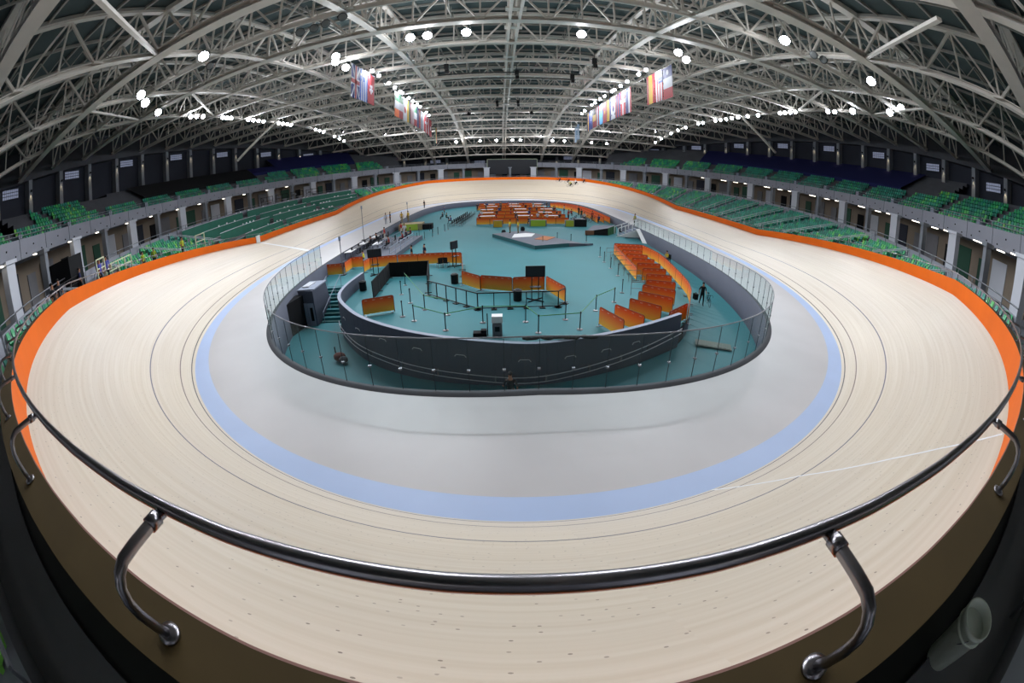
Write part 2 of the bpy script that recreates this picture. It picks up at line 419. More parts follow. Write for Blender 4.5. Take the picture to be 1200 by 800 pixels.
# wall below the glass (outer retaining wall)
ow = lambda i: glass_off(i)
wall_o = ring_strip([(lambda i: glass_off(i)+.28, -.03), (lambda i: glass_off(i)+.14, .04), (lambda i: glass_off(i)-.05, .04), (lambda i: glass_off(i)-.05, lambda i: ramp_z(i)-.4 if TY[i % NT] < 8 else ZI-.05)], [CONCD, WALLG], 'wall_moat', mis=[0, 0, 1])
tag(link('wall_moat', wall_o), 'dark grey retaining wall under the glass fence', 'wall', kind='structure')
def poly_obj(name, pts, z, m_, thick=0):
    mb = MB(); n = len(pts); mb.v = [(p[0], p[1], z) for p in pts]; mb.f = [tuple(range(n))]; mb.m = [0]
    me = mb.mesh(name, m_); bm = bmesh.new(); bm.from_mesh(me); bmesh.ops.triangulate(bm, faces=bm.faces[:])
    bm.to_mesh(me); bm.free(); return link(name, me)
# parapet wall curve (world points) and right edge of the infield
PAR = [(-12.3, -25.6), (-12.45, -28.2), (-12.35, -30.1), (-12.05, -31.5), (-11.4, -32.9), (-10.26, -34.5), (-9.15, -35.8), (-7.78, -36.95), (-6.12, -38.05), (-4.71, -38.75), (-3.05, -39.35), (-.77, -39.9), (.72, -39.95), (2.3, -39.55), (3.6, -39.1), (4.9, -38.55), (6.18, -37.9), (7.4, -37.2), (8.7, -36.4)]
EDGE_R = [(9.6, -35.4), (10.6, -34.0), (11.97, -31.3), (12.6, -29.15), (13.0, -27.1), (13.5, -24.1), (14.0, -20.6), (13.95, -18.1), (14.2, -14), (14.8, -8), (15.4, -2), (16.6, 4), (17.4, 8)]
def spline(P, n=4):
    out = []; k = len(P)
    for i in range(k-1):
        p0, p1, p2, p3 = [np.array(P[max(0, min(k-1, q))], float) for q in (i-1, i, i+1, i+2)]
        for j in range(n):
            t = j/n; out.append(tuple(.5*((2*p1)+(-p0+p2)*t+(2*p0-5*p1+4*p2-p3)*t*t+(-p0+3*p1-3*p2+p3)*t**3)))
    out.append(tuple(P[-1])); return out
PARs = spline(PAR, 3); EDs = spline(EDGE_R, 3)
LEFTB = [(-17.3, -21.6), (-16.6, -25.4)]
ringpts = [tp(i, glass_off(i)-.02, 0)[:2] for i in range(NT)]
up_r = [p for i, p in enumerate(ringpts) if p[0] > 0 and p[1] > 8.2]
far_l = [ringpts[i] for i in range(NT) if ringpts[i][0] <= 0 and ringpts[i][1] > -25.6]
pts = PARs + EDs + [p for p in up_r] + far_l + [(-16.9, -25.6), (-12.3, -25.6)]
o = poly_obj('infield_floor', pts, ZI, TEAL); o.name = 'floor'; tag(o, 'teal infield floor enclosed by the track', 'floor', kind='structure')
# sunken ramp strip: inner edge follows the parapet / infield edge, outer edge the moat wall
inner_path = [(-12.3, -25.6)] + PARs + EDs
inner_np = np.array(inner_path)
mb = MB(); vs = []; cnt = 0
def closest_inner(x, y):
    # intersection by polar angle about (0,-15)
    a = math.atan2(y+15, x); A = np.arctan2(inner_np[:, 1]+15, inner_np[:, 0]); A = np.where(A > math.pi/2, A-2*math.pi, A); a = a if a <= math.pi/2 else a-2*math.pi
    j = int(np.argmin(np.abs(A-a))); return inner_np[j]
for q in range(-70, 125):
    i = q % NT; x, y, _ = tp(i, glass_off(i)-.04, 0)
    if (q < 0 and y > -23) or (q > 0 and y > 6): continue
    c = closest_inner(x, y); z = ramp_z(i)
    vs += [(x, y, z), (c[0], c[1], z)]
k = len(vs)//2; mb.add(vs, [(2*a, 2*a+1, 2*a+3, 2*a+2) for a in range(k-1)]); RAMPV = vs
o = mb.obj('ramp_floor', TEAL); tag(o, 'teal sunken ramp curving between the glass fence and the inner wall', 'floor', kind='structure')
def ramp_at(x, y):
    b = min(RAMPV, key=lambda v: (v[0]-x)**2+(v[1]-y)**2); return b[2]
# parapet wall
mb = MB(); n = len(PARs); top = -.2
for a in range(n-1):
    p = Vector((*PARs[a], 0)); q = Vector((*PARs[a+1], 0)); d = (q-p).normalized(); s_ = Vector((d.y, -d.x, 0))*.12   # outward side
    zb = -3.2
    P = [p-s_, q-s_, q+s_, p+s_]
    mb.add([(v.x, v.y, z) for z in (zb, top) for v in P], [(0, 1, 5, 4), (2, 3, 7, 6), (4, 5, 6, 7), (3, 0, 4, 7), (1, 2, 6, 5)])
    mb.m[-3] = 1
o = mb.obj('inner_wall', [WALLG, CAPG], weld=True); o.name = 'wall_inner'; tag(o, 'dark grey curved wall with a pale cap between the infield and the ramp', 'wall', kind='structure')
# face under the right edge of the infield
mb = MB()
vs = []
for p in EDs: vs += [(p[0], p[1], ZI), (p[0], p[1], ZI-1.2)]
k = len(vs)//2; mb.add(vs, [(2*a, 2*a+1, 2*a+3, 2*a+2) for a in range(k-1)]); vs = [(-12.3, -25.6, ZI), (-17.2, -25.6, ZI), (-17.2, -25.6, -3.2), (-12.3, -25.6, -3.2)]
mb.add(vs, [(0, 1, 2, 3)])
tag(mb.obj('wall_infield_edge', WALLG, weld=True), 'low grey face along the open edge of the infield', 'wall', kind='structure')
# ramp rails on the inner wall: two pipes
rr = empty('ramp_rail', (*PARs[20], -2.0)); tag(rr, 'pair of thin steel rails fixed along the dark inner wall', 'handrail'); O1 = Vector(rr.location)
zr = lambda a: -1.45+(-.35)*(1-a/len(PARs))-0.25*math.sin(math.pi*min(1, a/len(PARs)))+ .45*max(0, a/len(PARs)-.6)/.4
for dz in (0, -.28):
    P = []
    for a in range(10, n):
        p = Vector((*PARs[a], 0)); q = Vector((*PARs[min(a+1, n-1)], 0)); p0 = Vector((*PARs[max(a-1, 0)], 0)); d = (q-p0).normalized(); P.append(p+Vector((d.y, -d.x, 0))*.26+Vector((0, 0, zr(a)+dz)) - O1)
    MB().tube(P, .022, 6).obj('rail_pipe', WHITEW, rr, True)
mb = MB()
for a in range(12, n, 4):
    p = Vector((*PARs[a], 0)); q = Vector((*PARs[min(a+1, n-1)], 0)); d = (q-p).normalized(); s_ = Vector((d.y, -d.x, 0)); z = zr(a)
    m1 = MB(); m1.bar(p+s_*.15+Vector((0, 0, z-.14))-O1, p+s_*.27+Vector((0, 0, z-.14))-O1, .04, .34); m1.obj('rail_bracket', RAILM, rr)
# small numeral-like hooks row under the cap
hk = MB(); hk.tube([(-.28, 0, -.08), (-.2, 0, .02), (.2, 0, .02), (.28, 0, -.08)], .018, 5)
hkm = hk.mesh('cable_hook', WHITEW)
for a in range(14, n-6, 4):
    p = Vector((*PARs[a], 0)); q = Vector((*PARs[a+1], 0)); d = (q-p).normalized(); s_ = Vector((d.y, -d.x, 0)); w = p+s_*.19
    o = link('wall_hook', hkm, None, (w.x, w.y, -.95), math.atan2(d.y, d.x)); tag(o, 'small pale metal hook on the dark inner wall', 'hook', 'hooks along the dark inner wall')

# ---------------------------------------------------------------- glass fence
gf = empty('glass_fence', tp(0, glass_off(0), 0)); tag(gf, 'curved glass fence of tall clear panes around the infield ramp', 'glass fence'); O2 = Vector(gf.location)
def gz(i):
    i %= NT; x, y = TX[i], TY[i]
    if x < 0 or y < -40: return 1.95
    return 1.95-.7*np.clip((y+40)/14, 0, 1)
def gp(i, z): i %= NT; return Vector(tp(i, glass_off(i), z))-O2
STEPG = 3
starts = list(range(-90, 120, STEPG))      # left end at the finish line, right end by the white steps
for q in starts:
    if TX[q % NT] < 0 and tp(q % NT, 0, 0)[1] > -22.4: continue
    if TX[q % NT] >= 0 and tp(q % NT, 0, 0)[1] > -2.5: continue
    vs = []; m1 = MB()
    e = 0.02
    nn = 3
    for t in np.linspace(e, STEPG-e, nn+1):
        a = int(math.floor(q+t)); f = q+t-a
        pb = gp(a, .04)*(1-f)+gp(a+1, .04)*f; pt = gp(a, gz(a))*(1-f)+gp(a+1, gz(a+1))*f
        vs += [pb, pt]
    m1.add(vs, [(2*a, 2*a+2, 2*a+3, 2*a+1) for a in range(nn)])
    pane = m1.obj('glass_pane', GLASS, gf, smooth=True)
    cl = MB(); P = gp(q, gz(q)*.42); cl.box(P, (.10, .10, .06), math.atan2(TNY[q % NT], TNX[q % NT])); cl.obj('clamp', RAILM, pane)
    js = MB(); js.bar(gp(q, .04), gp(q, gz(q)-.02), .016, .03); js.obj('joint_seal', mat('dark_seal', '#27343a', .6), pane)
run = [q for q in range(-90, 121) if not ((TX[q % NT] < 0 and TY[q % NT] > -22.0) or (TX[q % NT] >= 0 and TY[q % NT] > -2))]
mb = MB(); mb.tube([gp(q, gz(q)+.02) for q in run], .025, 6); mb.obj('top_rail', RAILM, gf, True)
# ================================================================ BUILDING (rings are ellipses about the centre)
ARC = 720
PH = [2*math.pi*i/ARC-math.pi/2 for i in range(ARC)]          # starts at the near apex, runs through +x
def er(a, b, ph): return a*b/math.hypot(b*math.cos(ph), a*math.sin(ph))
def ep(a, b, ph, z): r = er(a, b, ph); return Vector((r*math.cos(ph), r*math.sin(ph), z))
RIMX = TX+TNX*(RIMO+.45); RIMY = TY+TNY*(RIMO+.45)
RA = np.unwrap(np.arctan2(RIMY, RIMX)); RR_ = np.hypot(RIMX, RIMY)
def rimr(ph):
    a = ph
    while a < RA[0]: a += 2*math.pi
    while a >= RA[0]+2*math.pi: a -= 2*math.pi
    return float(np.interp(a, np.r_[RA, RA[0]+2*np.pi], np.r_[RR_, RR_[0]]))
RIMRR = [rimr(p) for p in PH]
RZA = [float(RIMZ[int(np.argmin((RIMX-RIMRR[i]*math.cos(p))**2+(RIMY-RIMRR[i]*math.sin(p))**2))]) for i, p in enumerate(PH)]
NEAR = lambda i: min(i, ARC-i) < 0
ZC = 5.1
A0, B0 = 41.5, 57.3
TR, RS = .86, .30
NROW = 12
def wt(y): return 19.8-6.8*(y/68)**2
def zl(y): a = max(abs(y)-12, 0); return 20.1-7.6*(a/48)**2
# lower stand: treads and risers clipped by the track rim
mb = MB()
def quad(a, b, c, d, mi=0): mb.add([a, b, c, d], [(0, 1, 2, 3)], mi)
def P3(r, ph, z): return Vector((r*math.cos(ph), r*math.sin(ph), z))
LOWZ = lambda k: ZC-RS*(k+1)
for k in range(NROW+1):
    for i in range(ARC):
        j = (i+1) % ARC
        ro = [er(A0-TR*k, B0-TR*k, PH[q]) for q in (i, j)]; ri = [max(er(A0-TR*(k+1), B0-TR*(k+1), PH[q]), RIMRR[q]-.2) for q in (i, j)]
        if ro[0] <= ri[0]+.02 and ro[1] <= ri[1]+.02: continue
        z = max(LOWZ(k), RZA[i]-.35)
        ri = [min(ri[q], ro[q]) for q in (0, 1)]
        quad(P3(ri[0], PH[i], z), P3(ri[1], PH[j], z), P3(ro[1], PH[j], z), P3(ro[0], PH[i], z))
        zt = max(LOWZ(k-1), RZA[i]-.35) if k else ZC
        if zt > z: quad(P3(ro[0], PH[i], z), P3(ro[1], PH[j], z), P3(ro[1], PH[j], zt), P3(ro[0], PH[i], zt))
o = mb.obj('lower_stand', STANDC, weld=True); tag(o, 'stepped concrete lower stand around the track', 'stand', kind='structure')
def ring_obj(name, prof, mats, label, cat, mis=None, parent=None, rng=None):
    v = []; f = []; mi = []; k = len(prof); idx = rng or range(ARC)
    for i in idx:
        for a, b, z in prof: v.append(ep(a, b, PH[i % ARC], z(i % ARC) if callable(z) else z))
    n = len(idx)
    for a in range(n if rng is None else n-1):
        b = (a+1) % n
        for j in range(k-1): f.append((a*k+j, b*k+j, b*k+j+1, a*k+j+1)); mi.append(mis[j] if mis else 0)
    m_ = MB(); m_.v = [tuple(q) for q in v]; m_.f = f; m_.m = mi
    o = m_.obj(name, mats, parent); 
    if label: tag(o, label, cat, kind='structure')
    return o
ring_obj('floor_concourse', [(A0, B0, ZC), (50.5, 65.5, ZC)], CONC, 'grey concourse floor behind the lower stand', 'floor')
wc = ring_obj('wall_concourse', [(50, 65, ZC), (50, 65, 8.9)], BEIGE, 'beige back wall of the concourse under the balcony', 'wall')
ring_obj('balcony_slab', [(50.5, 65.5, 8.72), (47.05, 62.05, 8.72)], CONC, 'concrete underside of the balcony', 'ceiling')
# concourse parapet: low panels and a rail
par = empty('concourse_parapet', ep(A0+.1, B0+.1, PH[0], ZC)); tag(par, 'low grey panelled parapet with a steel rail along the concourse edge', 'parapet', kind='structure'); O3 = Vector(par.location)
step = 6
for q in range(0, ARC, step):
    y = ep(A0, B0, PH[q], 0).y
    if min(q, ARC-q) < 36: continue
    m1 = MB(); vs = []
    for t in (0.06, step/2, step-.06):
        a = int(q+t); f = q+t-a; p = PH[a % ARC]+f*2*math.pi/ARC
        vs += [ep(A0+.1, B0+.1, p, ZC+.02)-O3, ep(A0+.1, B0+.1, p, ZC+.78)-O3]
    m1.add(vs, [(0, 2, 3, 1), (2, 4, 5, 3)]); m1.obj('parapet_panel', FASC, par)
    m2 = MB(); m2.bar(ep(A0+.05, B0+.05, PH[q], ZC)-O3, ep(A0+.05, B0+.05, PH[q], ZC+1.08)-O3, .05); m2.obj('post', RAILM, par)
MB().tube([ep(A0+.05, B0+.05, PH[q % ARC], ZC+1.1)-O3 for q in range(36, ARC-35, 2)], .035, 6).obj('rail_pipe', RAILM, par, True)
# balcony fascia of joined panels
fa = empty('balcony_fascia', ep(47, 62, PH[0], 8.7)); tag(fa, 'grey metal panel fascia running round the balcony edge', 'balcony', kind='structure'); O4 = Vector(fa.location)
step = 10
gapi = lambda q: abs(ep(47, 62, PH[q % ARC], 0).x) < 0
for q in range(0, ARC, step):
    vs = []; m1 = MB(); nn = 4
    for t in np.linspace(.10, step-.10, nn+1):
        a = int(q+t); f = q+t-a; p = PH[a % ARC]+f*2*math.pi/ARC
        vs += [ep(47, 62, p, 8.7)-O4, ep(47, 62, p, 10.05)-O4, ep(47.2, 62.2, p, 10.05)-O4, ep(47.2, 62.2, p, 8.7)-O4]
    fs = []
    for a in range(nn):
        for j in range(4): fs.append((a*4+j, a*4+4+j, a*4+4+(j+1) % 4, a*4+(j+1) % 4))
    fs += [(0, 1, 2, 3), (nn*4+3, nn*4+2, nn*4+1, nn*4)]
    m1.add(vs, fs); pn = m1.obj('panel', FASC, fa)
    m2 = MB()
    for t in (2, 5, 8):
        c = ep(46.97, 61.97, PH[(q+t) % ARC], 9.0+.5*(t == 5))-O4; m2.box(c, (.1, .1, .1), PH[(q+t) % ARC])
    m2.obj('bolt', BLACKM, pn)
# balcony rail: posts and two pipes
br = empty('balcony_railing', ep(47.3, 62.3, PH[0], 10.05)); tag(br, 'thin steel railing along the top of the balcony fascia', 'railing', kind='structure'); O5 = Vector(br.location)
for z in (10.35, 10.62): MB().tube([ep(47.4, 62.4, PH[q], z)-O5 for q in range(0, ARC, 2)], .03, 5, closed=True).obj('rail_pipe', RAILM, br, True)
m2 = MB()
for q in range(0, ARC, 4): m2.bar(ep(47.4, 62.4, PH[q], 10.0)-O5, ep(47.4, 62.4, PH[q], 10.62)-O5, .05)
o = m2.obj('posts', RAILM, br); o['kind'] = 'stuff'
# pillars and fittings of the concourse, bay by bay (7.2 m)
def arc_positions(a, b, pitch, start=0.0):
    pts = [ep(a, b, 2*math.pi*i/3600-math.pi/2, 0) for i in range(3601)]; L = 0; out = []; nxt = start
    for i in range(3600):
        d = (pts[i+1]-pts[i]).length
        while L+d >= nxt: out.append(2*math.pi*(i+(nxt-L)/d)/3600-math.pi/2); nxt += pitch
        L += d
    return out
BAYS = arc_positions(45.2, 60.2, 6.55, 1.0)
for n_, ph in enumerate(BAYS):
    c = ep(45.4, 60.4, ph, 0); face = ph
    nrm = Vector((c.x/45**2, c.y/60**2, 0)).normalized(); rz = math.atan2(nrm.y, nrm.x); tg = Vector((-nrm.y, nrm.x, 0))
    if n_ % 2 == 0:
        m1 = MB(); m1.box((0, 0, 1.8), (.5, 1.5, 3.6)); m1.box((0, 0, 3.5), (.7, 1.9, .22)); o = m1.obj('pillar', WHITEW, wc, None, (c.x, c.y, ZC), rz)
    else:
        m1 = MB(); m1.box((0, 0, 1.8), (.55, .6, 3.6)); m1.box((0, 0, 3.45), (.8, 1.0, .3)); o = m1.obj('pillar', CONC, wc, None, (c.x, c.y, ZC), rz)
    # wall pieces behind
    w0 = ep(49.9, 64.9, ph, 0)
    m1 = MB(); m1.box((-.06, 1.6, 1.25), (.1, 1.5, 2.5)); m1.obj('door_panel', [DGREEN, BLKCLOTH_SHADE, GREY][n_ % 3], wc, None, (w0.x, w0.y, ZC), rz)
    m1 = MB(); m1.box((-.06, -1.6, 1.5), (.1, 2.6, 2.9)); m1.obj('wall_panel', [GREY, DGREEN, WHITEW, WALLD][(n_*3) % 4], wc, None, (w0.x, w0.y, ZC), rz)
    # tube lights on the slab edge
    for dd in ((-1.1, 1.7) if n_ % 2 else (1.2,)):
        if c.y > 24: continue
        q = c+tg*dd+nrm*(-.1 if dd > 0 else .8); m1 = MB(); m1.box((0, 0, 0), (.12, 1.25, .06)); m2 = MB(); m2.box((0, 0, .06), (.2, 1.35, .07))
        t = m2.obj('batten_light', RAILM, None, False, (q.x, q.y, 8.55), rz+.35*(dd > 0)); tag(t, 'bright fluorescent batten light under the balcony edge', 'light', 'batten lights under the balcony')
        m1.obj('tube', TUBE, t)
# ---------------------------------------------------------------- upper stand
UA, UB = 47.9, 62.9
UT, UR = .72, .50
NU = 13
mb = MB()
def urows(ph):
    p = ep(UA, UB, ph, 0); y = abs(p.y); cap = NU
    if p.x < 0: cap = 4 if p.y < -40 else 8 if p.y < -20 else 9 if p.y < 22 else NU
    elif p.y < -30: cap = 9
    return int(max(0, min(cap, (wt(y)-1.6-9.3)/UR))) if y < 52 or p.y < 0 else 0
for i in range(ARC):
    j = (i+1) % ARC; n_ = urows(PH[i])
    mbz = 9.25
    for k in range(n_):
        z = 9.25+UR*k; a = UA+UT*k; b = UB+UT*k
        quad(ep(a, b, PH[i], z), ep(a, b, PH[j], z), ep(a+UT, b+UT, PH[j], z), ep(a+UT, b+UT, PH[i], z))
        quad(ep(a+UT, b+UT, PH[i], z), ep(a+UT, b+UT, PH[j], z), ep(a+UT, b+UT, PH[j], z+UR), ep(a+UT, b+UT, PH[i], z+UR))
    z = 9.25+UR*n_; a = UA+UT*n_; b = UB+UT*n_
    quad(ep(a, b, PH[i], z), ep(a, b, PH[j], z), ep(58, 74.5, PH[j], z), ep(58, 74.5, PH[i], z))
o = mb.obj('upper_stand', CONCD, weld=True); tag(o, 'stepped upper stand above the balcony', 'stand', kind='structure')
# back wall with columns, uplights and glass block windows
bw = ring_obj('wall_back', [(57.6, 74.2, 8.0), (57.6, 74.2, lambda i: wt(ep(57, 74, PH[i], 0).y)+.2)], WALLD, 'dark blue-grey back wall behind the upper stand', 'wall')
ring_obj('ring_beam', [(57.8, 74.4, lambda i: wt(ep(57, 74, PH[i], 0).y)+3.6), (56.6, 73.2, lambda i: wt(ep(57, 74, PH[i], 0).y)+.9), (56.5, 73.1, lambda i: wt(ep(57, 74, PH[i], 0).y)-.15), (57.6, 74.2, lambda i: wt(ep(57, 74, PH[i], 0).y)-.2)], CONCD, 'dull grey ring beam above the dark back wall', 'beam')
COLS = arc_positions(57, 73.6, 6.9, 3.0)
n_ = 0
for n_, ph in enumerate(COLS):
    c = ep(57, 73.6, ph, 0); h = wt(c.y)-9
    nrm = Vector((c.x/57**2, c.y/74**2, 0)).normalized(); rz = math.atan2(nrm.y, nrm.x); tg = Vector((-nrm.y, nrm.x, 0))
    m1 = MB(); m1.box((0, 0, h/2), (.9, .75, h)); o = m1.obj('column', CONC, bw, None, (c.x, c.y, 9), rz)
    m1 = MB(); m1.lathe([(.10, 0), (.13, .22), (.10, .25)], (-.62, 0, h-1.55), 8); m1.box((-.5, 0, h-1.42), (.2, .06, .06)); l = m1.obj('wall_lamp', BLACKM, o)
    if c.y > -60:
        ld = bpy.data.lights.new('column_downlight', 'SPOT'); ld.energy = 60; ld.color = (1, .78, .45); ld.spot_size = R(60); ld.spot_blend = .6; ld.shadow_soft_size = .08
        lo = bpy.data.objects.new('column_downlight', ld); COL.objects.link(lo); q = c-nrm*.62; lo.location = (q.x, q.y, 9+h-1.6)
        lo.rotation_euler = (Vector((nrm.x*.22, nrm.y*.22, -1))).to_track_quat('-Z', 'Y').to_euler()
    if n_ % 2 == 0:
        q = c+tg*3.45+nrm*.45; hw = h-.95
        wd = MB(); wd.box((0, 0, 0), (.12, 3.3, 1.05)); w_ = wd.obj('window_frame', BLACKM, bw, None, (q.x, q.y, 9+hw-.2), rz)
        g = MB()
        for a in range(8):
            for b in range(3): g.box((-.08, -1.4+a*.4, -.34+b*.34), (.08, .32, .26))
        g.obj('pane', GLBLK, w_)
# navy cloth over the top rows of the upper stand (right) and black cloth (left)
def cloth(name, i0, i1, k0, k1, m_, label):
    m1 = MB()
    for i in range(i0, i1):
        j = i+1; n_ = urows(PH[i % ARC])
        if n_ < k1-1: kk = n_
        else: kk = k1
        a0, z0 = k0*UT, 9.25+UR*k0+.55; a1, z1 = kk*UT, 9.25+UR*kk+.3
        if kk <= k0: continue
        p = [PH[i % ARC], PH[j % ARC]]
        m1.add([ep(UA+a0, UB+a0, p[0], z0), ep(UA+a0, UB+a0, p[1], z0), ep(UA+a1, UB+a1, p[1], z1), ep(UA+a1, UB+a1, p[0], z1), ep(UA+a0, UB+a0, p[0], z0-.6), ep(UA+a0, UB+a0, p[1], z0-.6)], [(0, 1, 2, 3), (4, 5, 1, 0)])
    o = m1.obj(name, m_, weld=True); tag(o, label, 'cloth'); return o
cloth('seat_cover', 128, 252, 6, NU, NAVY, 'long navy cloth covering the top rows of the right upper stand')
cloth('seat_cover', 440, 505, 6, NU, NAVY, 'navy cloth over the top rows of the left upper stand near its far end')
cloth('seat_cover', 505, 578, 4, NU, BLKCLOTH_SHADE, 'black cloth over the top rows of the left upper stand')
# ================================================================ SEATS
def seat_mesh(m_):
    s = MB()   # local: +x is outward (the back), the seat faces -x
    pr = [(-.22, .42), (-.05, .40), (.12, .41), (.20, .60), (.25, .80), (.285, .79), (.25, .59), (.17, .36), (.10, .355), (.09, 0), (.03, 0), (.03, .355), (-.23, .385)]
    k = len(pr); s.add([(x, y*(1 if z < .7 else .78), z) for y in (-.205, .205) for x, z in pr], [tuple(range(k)), tuple(range(2*k-1, k-1, -1))]+[(a, k+a, k+(a+1) % k, (a+1) % k) for a in range(k)])
    return s
SM = [seat_mesh(None).mesh('seat', m_) for m_ in SEATS]
seats = []   # (dist, x, y, z, rz, colour, section)
camp = Vector((-1.16, -56.02, 7))
def tribune(ph): # press desks fill part of the left stand
    a = math.degrees(ph) % 360; return 136 < a < 209
def colour(ph, zone):
    a = math.degrees(ph) % 360
    v = math.sin(a*.9)+.5*random.uniform(-1, 1)+(.8 if zone == 'far' else 0)
    return random.choices(range(5), weights=[6, 1, 0, 6, 0] if (a > 332 or a < 22) else ([5, 3, .3, 4, 0] if abs(((a+90) % 180)-90) < 32 else [3, 4.5, 1.6, 2.5, .4]))[0]
def fill(rows, ring, zfun, ok, upper):
    for k in rows:
        a, b = ring(k); per = arc_positions(a, b, .52)
        aisle = arc_positions(a, b, 1)  # unused spacing reference
        for ph in per:
            s_ = (math.degrees(ph) % 360)
            al = (s_ % 10.0)
            if al < 2.1: continue
            if not ok(k, ph): continue
            p = ep(a, b, ph, zfun(k, ph)); nrm = Vector((p.x/a**2, p.y/b**2, 0)).normalized()
            d = (p-camp).length
            seats.append((d, p.x, p.y, p.z, math.atan2(nrm.y, nrm.x), colour(ph, ''), upper))
def lowz(k, ph): return LOWZ(k)
def low_ok(k, ph):
    a, b = A0-TR*k-.35, B0-TR*k-.35; r = er(a, b, ph)
    if r < rimr(ph)+.28: return False
    if tribune(ph) and k < 9: return False
    y = r*math.sin(ph); x = r*math.cos(ph)
    z = LOWZ(k); i = int(round((ph+math.pi/2)/(2*math.pi)*ARC)) % ARC
    if z < RZA[i]-.1: return False
    if y < -50.5: return False
    if y < -34 and r < rimr(ph)+1.9: return False
    if -31 < x < -21 and -46 < y < -34: return False       # camera platform with people
    if y > 50: return False
    return True
fill(range(0, NROW+1), lambda k: (A0-TR*k-.35, B0-TR*k-.35), lowz, low_ok, 0)
def up_ok(k, ph):
    n_ = urows(ph)
    p = ep(UA+UT*k+.3, UB+UT*k+.3, ph, 0)
    if k >= min(n_, (4 if p.y < -40 else 8) if (p.x < 0 and p.y < -24) else (8 if p.x > 0 and p.y < -32 else 6)): return False
    if p.y < -56 or p.y > 50: return False
    if p.x < 0 and k > 3 and -30 < p.y < 20: return False
    a = math.degrees(ph) % 10
    if 1.0 <= a < 2.6 and k < 3: return False     # stair mouths
    return True
fill(range(0, 9), lambda k: (UA+UT*k+.3, UB+UT*k+.3), lambda k, ph: 9.25+UR*k, up_ok, 1)
for sgn in (1, -1):
    for row in (0, 1):
        d_ = .52; s0 = 8.0
        while s0 < 34:
            s0 += d_; q = s0/DS*sgn; i = int(math.floor(q)) % NT; x, y = TX[i]+TNX[i]*(RIMO[i]+.95+.85*row), TY[i]+TNY[i]*(RIMO[i]+.95+.85*row)
            f = q-math.floor(q); j = (i+1) % NT; x2, y2 = TX[j]+TNX[j]*(RIMO[j]+.95+.85*row), TY[j]+TNY[j]*(RIMO[j]+.95+.85*row); x, y = x*(1-f)+x2*f, y*(1-f)+y2*f
            ph = math.atan2(y, x); r = math.hypot(x, y)
            if r > er(A0, B0, ph)-.3 or (s0 % 9) < 1.4: continue
            if sgn < 0 and -46.0 < y < -36: continue
            if y > -34 or y < -54.6: continue
            seats.append(((Vector((x, y, 5))-camp).length, x, y, max(RIMZ[i]-.35, 0)+.3*row, math.atan2(TNY[i], TNX[i]), colour(ph, ''), 0))
RIMROWS = True
seats.sort(key=lambda t: t[0])
near = seats[:300]; rest = seats[300:]
for n_, s_ in enumerate(near):
    o = link('stadium_seat', SM[s_[5]], None, s_[1:4], s_[4]); side = 'right' if s_[1] > 0 else 'left'
    if s_[6]: tag(o, 'green plastic seat in the front rows of the upper stand on the %s' % side, 'seat', 'green seats of the %s upper stand' % side)
    else: tag(o, 'green plastic seat of the lower stand beside the near bend on the %s' % side, 'seat', 'green seats of the near %s lower stand' % side)
base = seat_mesh(None); bv = np.array(base.v); bf = base.f
for c in range(5):
    L = [s_ for s_ in rest if s_[5] == c]
    if not L: continue
    V = []; F = []; nv = len(bv)
    arr = np.array([(s_[1], s_[2], s_[3], s_[4]) for s_ in L]); cs, sn = np.cos(arr[:, 3]), np.sin(arr[:, 3])
    X = arr[:, 0:1]+bv[None, :, 0]*cs[:, None]-bv[None, :, 1]*sn[:, None]; Y = arr[:, 1:2]+bv[None, :, 0]*sn[:, None]+bv[None, :, 1]*cs[:, None]; Z = arr[:, 2:3]+bv[None, :, 2]
    V = np.stack([X, Y, Z], 2).reshape(-1, 3)
    for q in range(len(L)): F += [tuple(i+q*nv for i in f) for f in bf]
    me = bpy.data.meshes.new('seat_rows'); me.from_pydata(V.tolist(), [], F); me.materials.append(SEATS[c]); o = link('seat_rows', me)
    tag(o, ['teal', 'mid green', 'light green', 'deep green', 'lime green'][c]+' seats filling the farther rows of the stands', 'seats', kind='stuff')
# aisle stairs: pale steps with a centre rail in the lower stand
for a in range(0, 360, 10):
    ph = R(a+1.05)
    p0 = ep(A0, B0, ph, ZC); rm = rimr(ph)+.3; r0 = er(A0, B0, ph)
    if r0-rm < 1.5 or p0.y < -48 or tribune(ph): continue
    d = Vector((math.cos(ph), math.sin(ph), 0)); t = Vector((-d.y, d.x, 0)); mb = MB(); k = 0; st = []
    while True:
        r = er(A0-TR*k-.3, B0-TR*k-.3, ph)
        if r < rm+.2: break
        for h in (0, 1): c = d*(r+.2-h*.43)+Vector((0, 0, LOWZ(k)+.08-.0*h+(.15 if h == 0 else 0))); mb.box(c+Vector((0, 0, .03)), (.42, 1.35, .06), ph)
        k += 1
    o = empty('aisle_stair', d*r0+Vector((0, 0, ZC))); side = 'right' if d.x > 0 else 'left'
    tag(o, '%s aisle stair of pale steps counted from the near bend in the %s lower stand' % (ORD[len([1 for x in COL.objects if x.name.startswith('aisle_stair') and (x.get('side') == side)])], side), 'stairs', 'aisle stairs of the lower stand'); o['side'] = side
    q = mb.obj('steps', CAPG, o); q.location = -o.location
    rl = MB(); pts = []
    for kk in range(0, k): r = er(A0-TR*kk-.3, B0-TR*kk-.3, ph); pts.append(d*r+t*.5+Vector((0, 0, LOWZ(kk)+1.0)))
    if len(pts) > 1:
        for sd in (0, -1.25):
            rl = MB(); rl.tube([p+t*sd for p in pts], .04, 5); q = rl.obj('stair_rail', WHITEW, o); q.location = -o.location
            for p in pts[::3]: q = MB().bar(p+t*sd-Vector((0, 0, 1)), p+t*sd, .06).obj('rail_post', WHITEW, o); q.location = -o.location
